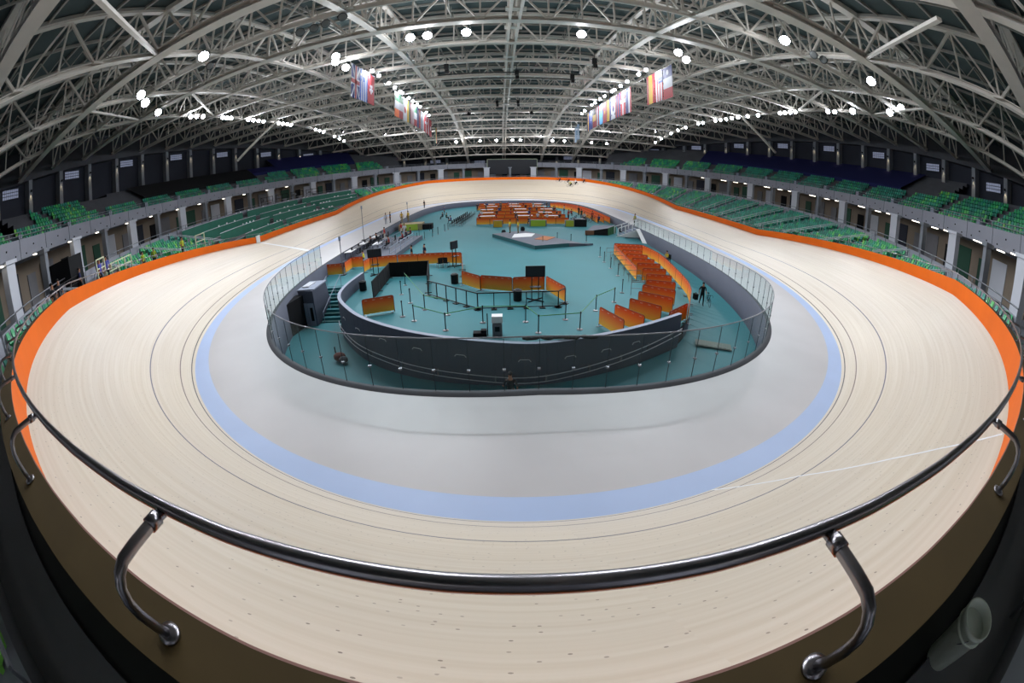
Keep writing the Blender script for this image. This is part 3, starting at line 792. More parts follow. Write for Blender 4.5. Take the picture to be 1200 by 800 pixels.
# stair mouths of the upper stand: pale block with a railing frame
k_ = 0
for a in range(0, 360, 10):
    ph = R(a+1.8); p = ep(UA+.4, UB+.4, ph, 9.25)
    if p.y < -50 or p.y > 56: continue
    nrm = Vector((p.x/UA**2, p.y/UB**2, 0)).normalized(); rz = math.atan2(nrm.y, nrm.x); side = 'right' if p.x > 0 else 'left'
    o = empty('stair_mouth', p, rz); tag(o, 'pale stair block with dark opening in the %s upper stand, number by number alike' % side if False else 'pale stair block with a dark opening in the %s upper stand' % side, 'stair block', 'stair blocks of the %s upper stand' % side)
    m1 = MB(); m1.box((1.3, -.55, .75), (1.0, .7, 1.5)); m1.obj('block', CAPG, o)
    m1 = MB(); m1.box((.9, .35, .4), (1.6, 1.0, .8)); m1.obj('opening', BLKCLOTH_SHADE, o)  # solid black box; its colour stands for shade inside the opening
    m1 = MB()
    for z in (.35, .7, 1.05): m1.bar((-.1, -.1, z), (-.1, 1.0, z), .04); m1.bar((-.1, 1.0, z), (1.9, 1.0, z+.5), .04)
    for y in (-.1, 1.0): m1.bar((-.1, y, 0), (-.1, y, 1.05), .04)
    m1.obj('guard_rail', RAILM, o)
    k_ += 1
# ================================================================ PRESS DESKS in the left stand
kk = 0
for row, (dr, dz) in enumerate(((1.0, 0), (3.5, 0), (6.0, 0), (8.3, 0))):
    for seg, (a0, a1) in enumerate(((138, 158), (160, 182), (184, 208))):
        o = None; m1 = MB(); tops = MB(); n = 14; vs = []
        k = int(dr/TR); z = LOWZ(k)
        for t in range(n+1):
            ph = R(a0+(a1-a0)*t/n); q = ep(A0-dr, B0-dr, ph, z); lim = rimr(ph)+.7
            if math.hypot(q.x, q.y) < lim: continue
            nr = Vector((q.x/A0**2, q.y/B0**2, 0)).normalized()
            vs += [q, q+Vector((0, 0, 1.15)), q+nr*.7+Vector((0, 0, 1.05))]
        n = len(vs)//3-1
        if n < 1: continue
        org = vs[0].copy(); vs = [v-org for v in vs]
        m1.add(vs, [(t*3, t*3+3, t*3+4, t*3+1) for t in range(n)]+[(t*3+1, t*3+4, t*3+5, t*3+2) for t in range(n)])
        o = m1.obj('press_desk', DESK, None, False, org)
        tag(o, 'long dark green press desk, %s row from the top, %s run along the left stand' % (ORD[row], ['far', 'middle', 'near'][seg]), 'desk')
        m2 = MB()
        m2.tube([vs[t*3+1]+Vector((0, 0, .02)) for t in range(n+1)], .03, 4)
        m2.obj('edge_strip', WHITEW, o)
        random.seed(row*7+seg)
        for q in range(5 if row != 1 else 3):
            t = random.randint(0, n-1); c = vs[t*3+2]*.6+vs[t*3+1]*.4
            m3 = MB(); m3.box((0, 0, .13), (.05, .38, .26), R((a0+a1)/2)); m3.box((.12, 0, .02), (.26, .38, .02), R((a0+a1)/2))
            p = m3.obj('desk_monitor', WHITE, None, False, org+c); tag(p, 'small white monitor on a green press desk in the left stand', 'monitor', 'white monitors on the press desks')
# photographers' gantry frames behind the desks, below the balcony (left)
for n_, a in enumerate((150, 156, 162, 168)):
    q = ep(43.6, 59.4, R(a), ZC); q.z = ZC; o = empty('equipment_rack', q, R(a)); tag(o, 'dark metal equipment rack in the left concourse, %s from the far end' % ORD[n_], 'rack')
    m1 = MB()
    for y in (-1.6, 0, 1.6): m1.bar((0, y, 0), (0, y, 2.2), .07)
    m1.obj('upright', BLACKM, o)
    for z in (.7, 1.4, 2.1): MB().bar((0, -1.6, z), (0, 1.6, z), .08).obj('shelf', BLACKM, o)
    MB().box((.1, -.7, .95), (.5, .8, .45)).box((.1, .6, 1.62), (.4, .6, .4)).obj('equipment_case', GREY, o)
# ================================================================ ROOF
def halfw(y): return 56.5*math.sqrt(max(0, 1-(y/73.5)**2))
DZ = 3.1
# deck
mb = MB(); ys = np.linspace(-72, 72, 49); vs = []
def deckz(x, y): return zl(y)+DZ+.35
for y in ys:
    w = halfw(y)+2
    for x in np.linspace(-w, w, 13): vs.append((x, y, deckz(x, y)))
mb.add(vs, [(a*13+b, a*13+b+1, a*13+14+b, a*13+13+b) for a in range(48) for b in range(12)])
o = mb.obj('ceiling', DECK); tag(o, 'dark grey metal roof deck above the steel trusses', 'ceiling', kind='structure')
# deck ribs (purlins) as real bars
mb = MB()
for y in np.arange(-66, 67, 2.4):
    w = halfw(y)
    for a in np.linspace(-w, w, 9)[:-1]: mb.bar((a, y, deckz(a, y)-.18), (a+2*w/8, y, deckz(a, y)-.18), .14, .22)
for x in np.arange(-52, 53, 4.0):
    P = [y for y in np.arange(-66, 67, 4.0) if halfw(y) > abs(x)]
    for a, b in zip(P[:-1], P[1:]): mb.bar((x, a, deckz(x, a)-.2), (x, b, deckz(x, b)-.2), .12, .2)
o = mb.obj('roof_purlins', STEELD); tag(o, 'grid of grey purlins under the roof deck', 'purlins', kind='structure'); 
NWEB = [0]
for n_, x in enumerate((-46, -34, -25, -15.3, -5.2, 5.6, 15.6, 25, 34, 46)):
    mb = MB(); P = [Vector((x, y, zl(y)+DZ-.9)) for y in np.arange(-66, 67, 1.8) if halfw(y) > abs(x)+1]
    for a, b in zip(P[:-1], P[1:]): mb.bar(a, b, .10); mb.bar(a, (a+b)/2+Vector((0, 0, .95)), .07); mb.bar((a+b)/2+Vector((0, 0, .95)), b, .07)
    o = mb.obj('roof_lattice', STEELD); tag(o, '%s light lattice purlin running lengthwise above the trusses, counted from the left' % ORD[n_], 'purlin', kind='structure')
def truss(name, pts, depth, label, w=.34, near=False, ch=.36):
    """lower chord through pts, upper chord above, Warren web with posts"""
    P = [Vector(p) for p in pts]; org = P[0].copy(); P = [p-org for p in P]; U = Vector((0, 0, depth)); n = len(P)
    t = empty(name, org); tag(t, label, 'truss', kind='structure')
    m1 = MB()
    t_ = .045; m1.sweep(P, [(-w/2, -ch/2), (w/2, -ch/2), (w/2, -ch/2+t_), (t_/2, -ch/2+t_), (t_/2, ch/2-t_), (w/2, ch/2-t_), (w/2, ch/2), (-w/2, ch/2), (-w/2, ch/2-t_), (-t_/2, ch/2-t_), (-t_/2, -ch/2+t_), (-w/2, -ch/2+t_)])
    m1.obj('lower_chord', STEEL, t)
    m1 = MB()
    m1.sweep([p+U for p in P], [(-w*.4, -ch*.4), (w*.4, -ch*.4), (w*.4, ch*.4), (-w*.4, ch*.4)])
    m1.obj('upper_chord', STEEL, t)
    rest_ = MB()
    for q in range(n):
        L = []
        if q % 2 == 0:
            L.append((P[q], P[q]+U, .13))
            if q+1 < n: L.append((P[q], P[q+1]+U, .15))
            if q > 0: L.append((P[q], P[q-1]+U, .15))
        else: L.append((P[q], P[q]+U, .12))
        for a, b, s_ in L:
            if near and NWEB[0] < 290: NWEB[0] += 1; MB().bar(a, b, s_).obj('web_member', STEEL, t)
            else: rest_.bar(a, b, s_)
    if rest_.v: q = rest_.obj('web_members', STEEL, t); q['kind'] = 'stuff'
    # gussets at the lower nodes
    g = MB()
    for q in range(0, n, 2): g.box(P[q]+Vector((0, 0, .05)), (.7, .7, .12))
    g = g.obj('gusset_plates', STEEL, t); g['kind'] = 'stuff'
    return t
YS = [-52.4, -39.8, -33.2] + [-26.4+7.2*k for k in range(0, 13)]
for n_, y in enumerate(YS):
    w = halfw(y); k = max(4, int(round(2*w/2.6))); k += k % 2
    if abs(y+33.2) < .1: depth, cw = DZ, .2
    else: depth, cw = DZ, (.85 if y < -35 else .80 if y < -20 else .58)
    xs = np.linspace(-w, w, k+1)
    truss('roof_truss', [(x, y, zl(y)) for x in xs], DZ, '%s pale grey steel truss spanning the hall crosswise, counted from the camera end' % ORD[n_], cw, near=y < -20, ch=.5 if y < -35 else .38)
for n_, x in enumerate((-38.2, -29.5, -20.2, -10.4, -.35, .35, 10.9, 20.2, 29.5, 38.2)):
    P = [(x, y, zl(y)+.02) for y in np.arange(-66, 67, 2.64) if halfw(y) > abs(x)]
    if len(P) % 2 == 0: P = P[:-1]
    truss('roof_truss', P, DZ, '%s pale grey steel truss running the length of the hall, counted from the left' % ORD[n_], .52 if abs(x) > 1 else .2, near=False, ch=.30)
# diagonal bracing chords from the inner nodes outward
n_ = 0
for sx in (-1, 1):
    for (x0, y0, x1, y1) in ((20.2, -39.8, 12.6, -50.2), (29.5, -39.8, 38.2, -26.4), (29.5, -26.4, 38.2, -12)):
        m1 = MB(); m1.bar((sx*x0, y0, zl(y0)-.02), (sx*x1, y1, zl(y1)-.02), .24, .16); o = m1.obj('brace', STEEL)
        tag(o, '%s diagonal steel brace between roof trusses on the %s, counted outward' % (ORD[n_ % 3], 'right' if sx > 0 else 'left'), 'brace', kind='structure'); n_ += 1
# long raking struts from the stands up to the roof
for sx, a, b, l in ((-1, (-44.0, 1.5, 14.5), (-36.5, 3.5, 20.0), 'far left'), (1, (46.5, 4, 15.2), (38.5, 3.5, 20.0), 'far right')):
    m1 = MB(); m1.bar(a, b, .34); o = m1.obj('raking_strut', STEEL); tag(o, 'raking steel strut rising to the roof, %s' % l, 'strut', kind='structure')
# catwalk between the centre beams, with dark loudspeakers
cw = empty('catwalk', (0, -10, zl(-10)-1.0)); tag(cw, 'thin dark catwalk frame hung below the roof centre', 'catwalk')
for y in (0, 3): MB().bar((-8, y, 0), (8, y, 0), .10).obj('catwalk_beam', BLACKM, cw)
for x in (-7.8, 7.8, 0): MB().bar((x, 0, 0), (x, 0, 1.0), .06).obj('hanger', BLACKM, cw)
for n_, (x, y) in enumerate(((-6.5, -14), (8.0, -17), (0.8, -10), (7.2, -9), (-1.5, 10), (1.8, 10))):
    o = empty('loudspeaker', (x, y, zl(y)-1.1)); tag(o, 'black loudspeaker cluster hung under the roof centre, %s from the camera' % ORD[[1, 0, 2, 3, 4, 5][n_]], 'loudspeaker')
    m1 = MB(); m1.box((0, 0, 0), (.45, .4, .6)); m1.box((0.05, 0, -.55), (.4, .35, .4)); m1.obj('cabinet', BLACKM, o); MB().bar((0, 0, .3), (0, 0, 1.1), .05).obj('hanger', BLACKM, o)
# ================================================================ FLOODLIGHTS
def lamp_meshes():
    h = MB(); h.lathe([(.12, -.32), (.17, -.28), (.20, -.12), (.30, 0.0), (.315, .02), (.30, .03)], n=14)
    l = MB(); l.lathe([(.285, .012), (.27, .035), (.16, .06), (.02, .07)], n=14)
    y = MB(); y.tube([(-.34, 0, -.02), (-.34, 0, -.42), (.34, 0, -.42), (.34, 0, -.02)], .022, 6)
    return h.mesh('lamp_housing', BLACKM, True), l.mesh('lamp_lens', LENS, True), l.mesh('lamp_lens', LENSOFF, True), y.mesh('yoke', BLACKM)
LH, LL, LO, LY = lamp_meshes()
def lamp(p, aim, label, group=None, lit=True, scale=1.0, light=True, power=1.0):
    p = Vector(p); d = (Vector(aim)-p).normalized()
    o = empty('floodlight', p); o.rotation_euler = d.to_track_quat('Z', 'Y').to_euler(); o.scale = (scale,)*3
    tag(o, label, 'floodlight', group)
    link('housing', LH, o); link('lens', LL if lit else LO, o); link('yoke', LY, o)
    MB().bar((0, 0, -.42), (0, 0, -.75), .05).obj('arm', BLACKM, o)
    if lit and light:
        ld = bpy.data.lights.new('flood_beam', 'SPOT'); ld.energy = LAMP_POWER*power; ld.color = (.93, .96, 1.0); ld.spot_size = R(128 if abs(p.x) > 36 else 150); ld.spot_blend = .7; ld.shadow_soft_size = .28
        lo = bpy.data.objects.new('flood_beam', ld); COL.objects.link(lo); lo.location = p+d*.16*scale; bd = (d+Vector((-p.x*(.03 if abs(p.x) > 36 else .012), 0, -.8))).normalized(); lo.rotation_euler = bd.to_track_quat('-Z', 'Y').to_euler()
        sd = bpy.data.lights.new('added_roof_fill', 'POINT'); sd.energy = LAMP_POWER*power*(.06 if abs(p.x) > 18 else .13); sd.color = (.93, .96, 1.0); sd.shadow_soft_size = .25  # extra point light added at the lens to brighten the roof steel
        so = bpy.data.objects.new('added_roof_fill', sd); COL.objects.link(so); so.location = p+d*.5*scale
    return o
big = [(-19.3, -36.1, 17.6, 'left, beside the tallest near truss'), (-26.9, -35.5, 17.7, 'left, upper one of a stacked pair'), (-27.3, -34.6, 17.2, 'left, lower one of a stacked pair'), (-34.0, -27.0, 18.8, 'far left, lone near the seats'),
       (-8.2, -23.9, 19.3, 'centre, leftmost of three under a cross truss'), (-6.8, -23.9, 19.3, 'centre, middle of three under a cross truss'), (-3.7, -23.9, 19.3, 'centre, rightmost of three under a cross truss'), (5.4, -23.9, 19.3, 'right of the centre beam, small and lone'),
       (16.3, -35.8, 17.9, 'right, brightest and nearest the top edge'), (24.1, -37.2, 17.6, 'right, very bright beside a truss node'), (33.4, -32.5, 18.2, 'far right, bright above the dark wall'), (34.2, -33.6, 19.0, 'far right, tilted above the bright one'), (35.8, -25.0, 19.0, 'right, lone before the long side row'),
       (14.4, -22.7, 19.4, 'right, upper of two above the first flags'), (15.4, -22.2, 19.0, 'right, lower of two above the first flags'), (-15.9, -18.2, 19.3, 'left, brightest beside the first flags'), (-16.2, -20.2, 19.5, 'left, upper of two above the first flags'), (-15.6, -21.6, 19.6, 'left, highest one above the first flags')]
for x, y, z, l in big:
    tgt = (x*.35, -44+.1*y, 0)
    lamp((x, y, z), tgt, 'lit floodlight on the roof '+l, scale=1.35, power=.64 if abs(x) < 18 else .13)
for n_, (x, y) in enumerate(((-19.5, 35), (-27, 35.5), (-34, 27), (-7, 24), (5, 24), (16.3, 36), (24, 37), (33.5, 32), (-9, 44), (9, 44))):  # mirrored lamps added to brighten the dim far end
    lamp((x, y, zl(y)-.4), (x*.35, 44, 0), 'added floodlight brightening the far bend, facing away, %s from the left of the far group' % ORD[n_], scale=1.3, power=.62)
def side_row(sx, ys, grp):
    for n_, y in enumerate(ys):
        lamp((sx*(37.3), y, zl(y)-.45), (sx*12, y-34, 0), 'lit floodlight in the long row above the %s stand' % grp, 'floodlights in the %s side row' % grp, scale=1.0, light=(n_ % 2 == 0), power=.66)
side_row(-1, [-18, -16.8, -15.4, -11, -10, -9, -4.5, -3, -1.5, 0, 5, 6.5, 8, 9.5, 20, 22, 24, 30, 33, 36], 'left')
side_row(1, [-20.5, -19.2, -12.4, -11.2, -10, -8.8, -3, 0, 3, 5, 7, 9, 11, 16, 18, 24, 28, 32, 38, 42], 'right')
for sx, nm in ((-1, 'left'), (1, 'right')):
    for n_, y in enumerate([-13.5, -11, -6.5, -3.5, -.5, .8, 5, 8, 11.5, 14, 20, 23]):
        lamp((sx*14.6, y, zl(y)-.35), (sx*6, y-30, 0), 'lit floodlight in the row above the %s line of flags' % nm, 'floodlights above the %s line of flags' % nm, scale=.8, light=(n_ % 2 == 0), power=.6)
for n_, x in enumerate((-12, -6, -2, 2, 4, 12, 15, 22, 26)):
    lamp((x, 47.5, zl(47.5)-.4), (x*.5, 5, 0), 'small lit floodlight on a far cross truss', 'floodlights on the far cross truss', scale=1.1, light=(n_ % 3 == 0))
for n_, (x, y, z) in enumerate(((-13.4, -33.2, 17.9), (-12.4, -33.2, 17.9), (-11.6, -33.2, 18.0), (-10.4, -33.4, 18.1), (-20.6, -33.8, 17.7), (19.6, -36.2, 17.6), (18.8, -36.0, 17.7), (-14.6, -8.5, 19.6))):
    lamp((x, y, z), (-1 + n_ % 3, -52, 5), 'unlit black floodlight on the roof, %s from the left truss' % ORD[n_], lit=False, scale=1.0)
# ================================================================ FLAGS hanging in two lines
C = lambda h: mat('flag_'+h[1:], h, .75)
FW, FH = 2.35, 3.55
def flag(x, y, kind, label, side):
    z = zl(y)-.75
    t = empty('flag', (x, y, z)); tag(t, label, 'flag')
    def rect(name, y0, y1, z0, z1, c, th=.02):
        MB().box((0, (y0+y1)/2*FW-FW/2, -(z0+z1)/2*FH), (th, (y1-y0)*FW, (z1-z0)*FH)).obj(name, C(c), t)
    def disc(cy, cz, r, c, n=20, th=.035):
        m1 = MB(); v = []
        for s_ in (-1, 1): v += [(s_*th/2, (cy-.5)*FW+r*FW*math.cos(2*math.pi*a/n), -cz*FH+r*FW*math.sin(2*math.pi*a/n)) for a in range(n)]
        m1.add(v, [tuple(range(n)), tuple(range(2*n-1, n-1, -1))]+[(a, (a+1) % n, n+(a+1) % n, n+a) for a in range(n)]); m1.obj('emblem', C(c), t)
    k = kind[0]
    if k == 'v':          # vertical stripes
        n = len(kind)-1
        for a, c in enumerate(kind[1:]): rect('stripe', a/n, (a+1)/n, 0, 1, c)
    elif k == 'h':
        n = len(kind)-1
        for a, c in enumerate(kind[1:]): rect('stripe', 0, 1, a/n, (a+1)/n, c)
    elif k == 'x':        # cross on field: field, outer, inner, centre
        rect('field', 0, 1, 0, 1, kind[1]); rect('cross', .40, .60, 0, 1, kind[2], .03); rect('cross', 0, 1, .36, .50, kind[2], .03)
        if len(kind) > 3: rect('cross', .45, .55, 0, 1, kind[3], .04); rect('cross', 0, 1, .40, .46, kind[3], .04)
    elif k == 'd': rect('field', 0, 1, 0, 1, kind[1]); disc(.5, .5, kind[3], kind[2])
    return t, rect, disc
B_, W_, R_, G_, Y_ = '#1a2a6a', '#b9bcc6', '#98202a', '#1a6642', '#c09a28'
side = [('left', -14.8, [(-18.2, 'uk', 'blue flag with a red and white cross and diagonals'), (-15.7, 'gr', 'blue and white striped flag with a cross canton'), (-13.2, 'hk', 'red flag with a white flower emblem'),
        (-1.6, ('h', G_, W_, '#d9662a'), 'green, white and orange flag, first of the long left line'), (.9, ('h', G_, W_, R_), 'green, white and red flag beside the orange one'), (3.4, ('d', W_, R_, .24), 'white flag with a red disc'),
        (5.9, ('v', Y_, Y_, G_, '#1a1a1a'), 'yellow, green and black flag'), (8.4, ('v', R_, W_, R_, W_, R_, W_), 'red and white narrow striped flag'), (10.9, ('h', '#16603c', W_, R_), 'dark green, white and red flag with an emblem'),
        (13.4, ('v', B_, B_, R_), 'deep blue flag with a red edge'), (15.9, ('v', R_, W_, B_), 'red, white and blue upright striped flag'), (18.4, ('v', W_, R_), 'white and red halved flag on the left line'), (20.9, ('x', R_, W_), 'red flag with a white cross on the left line'), (23.4, ('v', R_, W_, R_), 'red, white, red flag on the left line'), (25.9, ('d', R_, W_, .2), 'red flag with a white disc, last of the long left line'),
        (33, ('v', G_, Y_, R_), 'green, yellow and red flag hanging alone at the far left end')]),
        ('right', 15.4, [(-17.6, 'cl', 'blue, white and red flag with a star, nearest on the right'), (-15.1, 'us', 'flag with a blue canton and red and white stripes'), (-12.6, ('v', R_, Y_, Y_, R_), 'red and yellow striped flag ending the near right group'),
        (-4.3, ('v', R_, W_, B_, B_), 'navy, white and red flag, nearest of the long right line'), (-1.8, ('x', R_, W_), 'red flag with a white cross on the right line'), (.7, ('v', B_, R_, B_, R_), 'blue and red striped flag on the right line'), (3.2, 'kr', 'white flag with a red and blue disc'),
        (5.7, ('v', B_, Y_, Y_), 'yellow flag with a blue edge'), (8.2, ('d', R_, Y_, .12), 'red flag with a small yellow emblem'), (10.7, ('v', '#5aa0d8', '#5aa0d8'), 'plain light blue flag'), (13.2, ('v', R_, W_, R_), 'red and white flag with a red emblem'), (15.7, ('h', '#1a1a1a', Y_, R_), 'black, yellow and red flag'), (18.2, ('d', B_, W_, .1), 'blue flag with a small white emblem'), (20.7, ('v', B_, Y_, B_), 'blue and yellow striped flag'),
        (31, ('v', '#7fb0dc', W_, '#7fb0dc'), 'light blue and white striped flag, far right end'), (34, ('v', '#7fb0dc', W_, '#7fb0dc', W_), 'narrow blue and white striped flag, farthest on the right')])]
for nm, x, L in side:
    for y, kd, lb in L:
        lb = lb+' hanging from the roof'
        if kd == 'uk':
            t, rect, disc = flag(x, y, ('d', B_, B_, .01), lb, nm)
            for sg in (-1, 1):
                MB().bar((0, -FW/2, -FH*(.5-.5*sg)), (0, FW/2, -FH*(.5+.5*sg)), .03, .26).obj('saltire', C(W_), t)
            rect('cross', .36, .64, 0, 1, W_, .045); rect('cross', 0, 1, .40, .60, W_, .045); rect('cross', .42, .58, 0, 1, R_, .06); rect('cross', 0, 1, .44, .56, R_, .06)
        elif kd == 'gr':
            t, rect, disc = flag(x, y, ('v', '#2a58b0', W_, '#2a58b0', W_, '#2a58b0', W_, '#2a58b0'), lb, nm); rect('canton', 0, .55, 0, .38, '#2a58b0', .03); rect('cross', .22, .33, 0, .38, W_, .04); rect('cross', 0, .55, .155, .225, W_, .04)
        elif kd == 'hk':
            t, rect, disc = flag(x, y, ('d', R_, W_, .07), lb, nm)
            for a in range(5): disc(.5+.17*math.cos(a*1.257+.3), .5+.17*math.sin(a*1.257+.3)*FW/FH, .085, W_, 10, .04)
        elif kd == 'cl':
            t, rect, disc = flag(x, y, ('h', B_, W_, R_), lb, nm); disc(.5, .17, .13, W_, 10)
        elif kd == 'us':
            t, rect, disc = flag(x, y, ('v', R_, W_, R_, W_, R_, W_, R_), lb, nm); rect('canton', 0, .55, 0, .42, B_, .03)
            for a in range(3):
                for b in range(3): disc(.1+a*.17, .07+b*.13, .03, W_, 6, .04)
        elif kd == 'kr':
            t, rect, disc = flag(x, y, ('d', W_, R_, .22), lb, nm); disc(.5, .545, .17, B_, 16, .045)
            for a, b in ((.15, .2), (.85, .2), (.15, .8), (.85, .8)): rect('bars', a-.07, a+.07, b-.04, b+.04, '#1a1a1a', .03)
        else: t, rect, disc = flag(x, y, kd, lb, nm)
        MB().bar((0, -FW/2, .03), (0, FW/2, .03), .05).obj('pole', BLACKM, t)
    ys_ = [a[0] for a in L]
    o = MB().tube([(x, ys_[0]-1.5, zl(ys_[0])-.68), (x, 0, zl(0)-.69), (x, ys_[-1]+1.5, zl(ys_[-1])-.68)], .02, 5).obj('flag_cable', BLACKM); tag(o, 'thin cable carrying the %s line of flags' % nm, 'cable')

D = {"left_back": [[-17.72, -21.88, -15.48, -21.87], [-15.51, -21.55, -15.52, -19.62], [-15.59, -19.43, -14.42, -19.41], [-13.55, -21.74, -13.41, -20.35], [-13.46, -20.17, -10.84, -19.8], [-10.75, -19.82, -8.84, -19.9], [-8.84, -19.9, -6.44, -19.85], [-6.44, -19.85, -4.76, -20.12], [-4.7, -20.3, -4.04, -26.65], [-4.07, -27.11, -2.66, -28.77], [-2.61, -28.57, -0.47, -29.34], [-0.41, -29.34, 1.79, -29.04], [1.91, -29.05, 2.83, -31.7]], "left_front": [[-9.79, -33.31, -7.88, -32.58]], "black": [[-10.2, -29.68, -10.44, -24.15], [-10.44, -23.87, -7.11, -23.92], [-7.11, -23.92, -6.36, -28.8]], "railing": [[-6.26, -29.41], [-2.64, -32.72], [2.28, -32.51], [2.81, -31.87]], "lanes": [[4.15, -35.58, 4.95, -37.68], [5.14, -35.16, 6.27, -37.09], [6.35, -34.06, 7.87, -35.58], [7.43, -32.65, 9.27, -33.97], [8.22, -31.06, 10.18, -32.32], [8.97, -29.83, 11.01, -30.43], [9.56, -28.13, 11.52, -28.54], [9.86, -26.38, 11.88, -26.55], [10.02, -24.61, 12.12, -24.63], [10.21, -22.62, 12.19, -23.01], [10.22, -20.81, 12.18, -21.25], [10.35, -18.99, 12.37, -19.27], [10.42, -17.23, 13.12, -17.14], [10.54, -15.55, 13.5, -15.95]], "lane_left": [[10.39, -16.07], [9.69, -23.03], [9.3, -27.77]], "lane_right": [[13.55, -15.94], [13.79, -18.15], [13.85, -20.56], [13.31, -24.13], [12.8, -27.11], [12.45, -29.15], [11.97, -31.19], [10.27, -34.43], [8.66, -37.23]], "lane_extra": [[8.0, -36.43, 9.85, -34.93]], "stage": [[-2.24, -5.0], [1.78, -2.38], [4.76, -7.83], [6.32, -12.19], [2.4, -13.82]], "stage_ramp": [[4.76, -7.83], [8.39, -11.47], [6.32, -12.19]], "posts": [[-8.31, -28.95], [-8.57, -26.5], [-7.21, -30.98], [-5.97, -32.45], [-7.15, -33.56], [-6.28, -34.35], [-4.39, -33.5], [-4.22, -35.91], [-2.25, -34.89], [0.7, -36.53], [0.13, -34.9], [2.41, -34.66], [2.97, -36.16], [4.51, -33.21], [6.13, -31.58], [7.3, -29.48], [8.34, -24.73], [8.38, -22.23], [8.42, -19.71], [8.56, -17.42], [3.49, -11.14], [5.53, -8.24], [7.0, -9.35], [9.01, -8.59]], "screens": [[0.97, -31.11], [-12.1, -22.67], [-5.3, -20.88]], "bins": [[-12.14, -27.28], [-4.7, -26.57], [-0.16, -31.05]], "kiosk": [[-1.43, -37.2]]}
C_AT = {'cyclist': [13.84, -29.57]}
# ================================================================ PEOPLE
def skin_mesh(joints, edges, tags, mats):
    """one continuous body grown round a skeleton; joints: name -> (x, y, z, r)"""
    names = list(joints); ix = {n: i for i, n in enumerate(names)}
    me = bpy.data.meshes.new('body'); me.from_pydata([joints[n][:3] for n in names], [(ix[a], ix[b]) for a, b in edges], [])
    ob = bpy.data.objects.new('body_tmp', me); COL.objects.link(ob)
    sk = ob.modifiers.new('skin', 'SKIN'); sk.use_smooth_shade = True
    sd = ob.modifiers.new('sub', 'SUBSURF'); sd.levels = 1; sd.render_levels = 1
    for n in names:
        v = me.skin_vertices[0].data[ix[n]]; r = joints[n][3]; v.radius = (r, r) if not isinstance(r, tuple) else r; v.use_root = (n == 'pelvis')
    dg = bpy.context.evaluated_depsgraph_get(); dg.update(); out = bpy.data.meshes.new_from_object(ob.evaluated_get(dg))
    bpy.data.objects.remove(ob); out.materials.clear()
    for m_ in mats: out.materials.append(m_)
    seg = [(Vector(joints[a][:3]), Vector(joints[b][:3]), tags.get((a, b), tags.get(b, 1))) for a, b in edges]
    for p in out.polygons:
        c = p.center; best = 1e9; mi = 1
        for a, b, t in seg:
            d = b-a; s_ = max(0, min(1, (c-a).dot(d)/max(d.length_squared, 1e-9))); e = (c-a-d*s_).length
            if e < best: best = e; mi = t
        p.material_index = mi; p.use_smooth = True
    return out
EDG = [('pelvis', 'belly'), ('belly', 'chest'), ('chest', 'neck'), ('neck', 'chin'), ('chin', 'crown'), ('chin', 'nose'),
       ('chest', 'shl'), ('shl', 'ell'), ('ell', 'wrl'), ('wrl', 'hal'), ('hal', 'fil'), ('hal', 'thl'), ('chest', 'shr'), ('shr', 'elr'), ('elr', 'wrr'), ('wrr', 'har'), ('har', 'fir'), ('har', 'thr'),
       ('pelvis', 'hil'), ('hil', 'knl'), ('knl', 'anl'), ('anl', 'tol'), ('pelvis', 'hir'), ('hir', 'knr'), ('knr', 'anr'), ('anr', 'tor')]
TG = {'belly': 1, 'chest': 1, 'neck': 0, 'chin': 0, 'crown': 0, 'nose': 0, 'shl': 1, 'shr': 1, 'ell': 1, 'elr': 1, 'wrl': 0, 'wrr': 0, 'hal': 0, 'har': 0, 'fil': 0, 'fir': 0, 'thl': 0, 'thr': 0,
      'hil': 2, 'hir': 2, 'knl': 2, 'knr': 2, 'anl': 2, 'anr': 2, 'tol': 3, 'tor': 3}
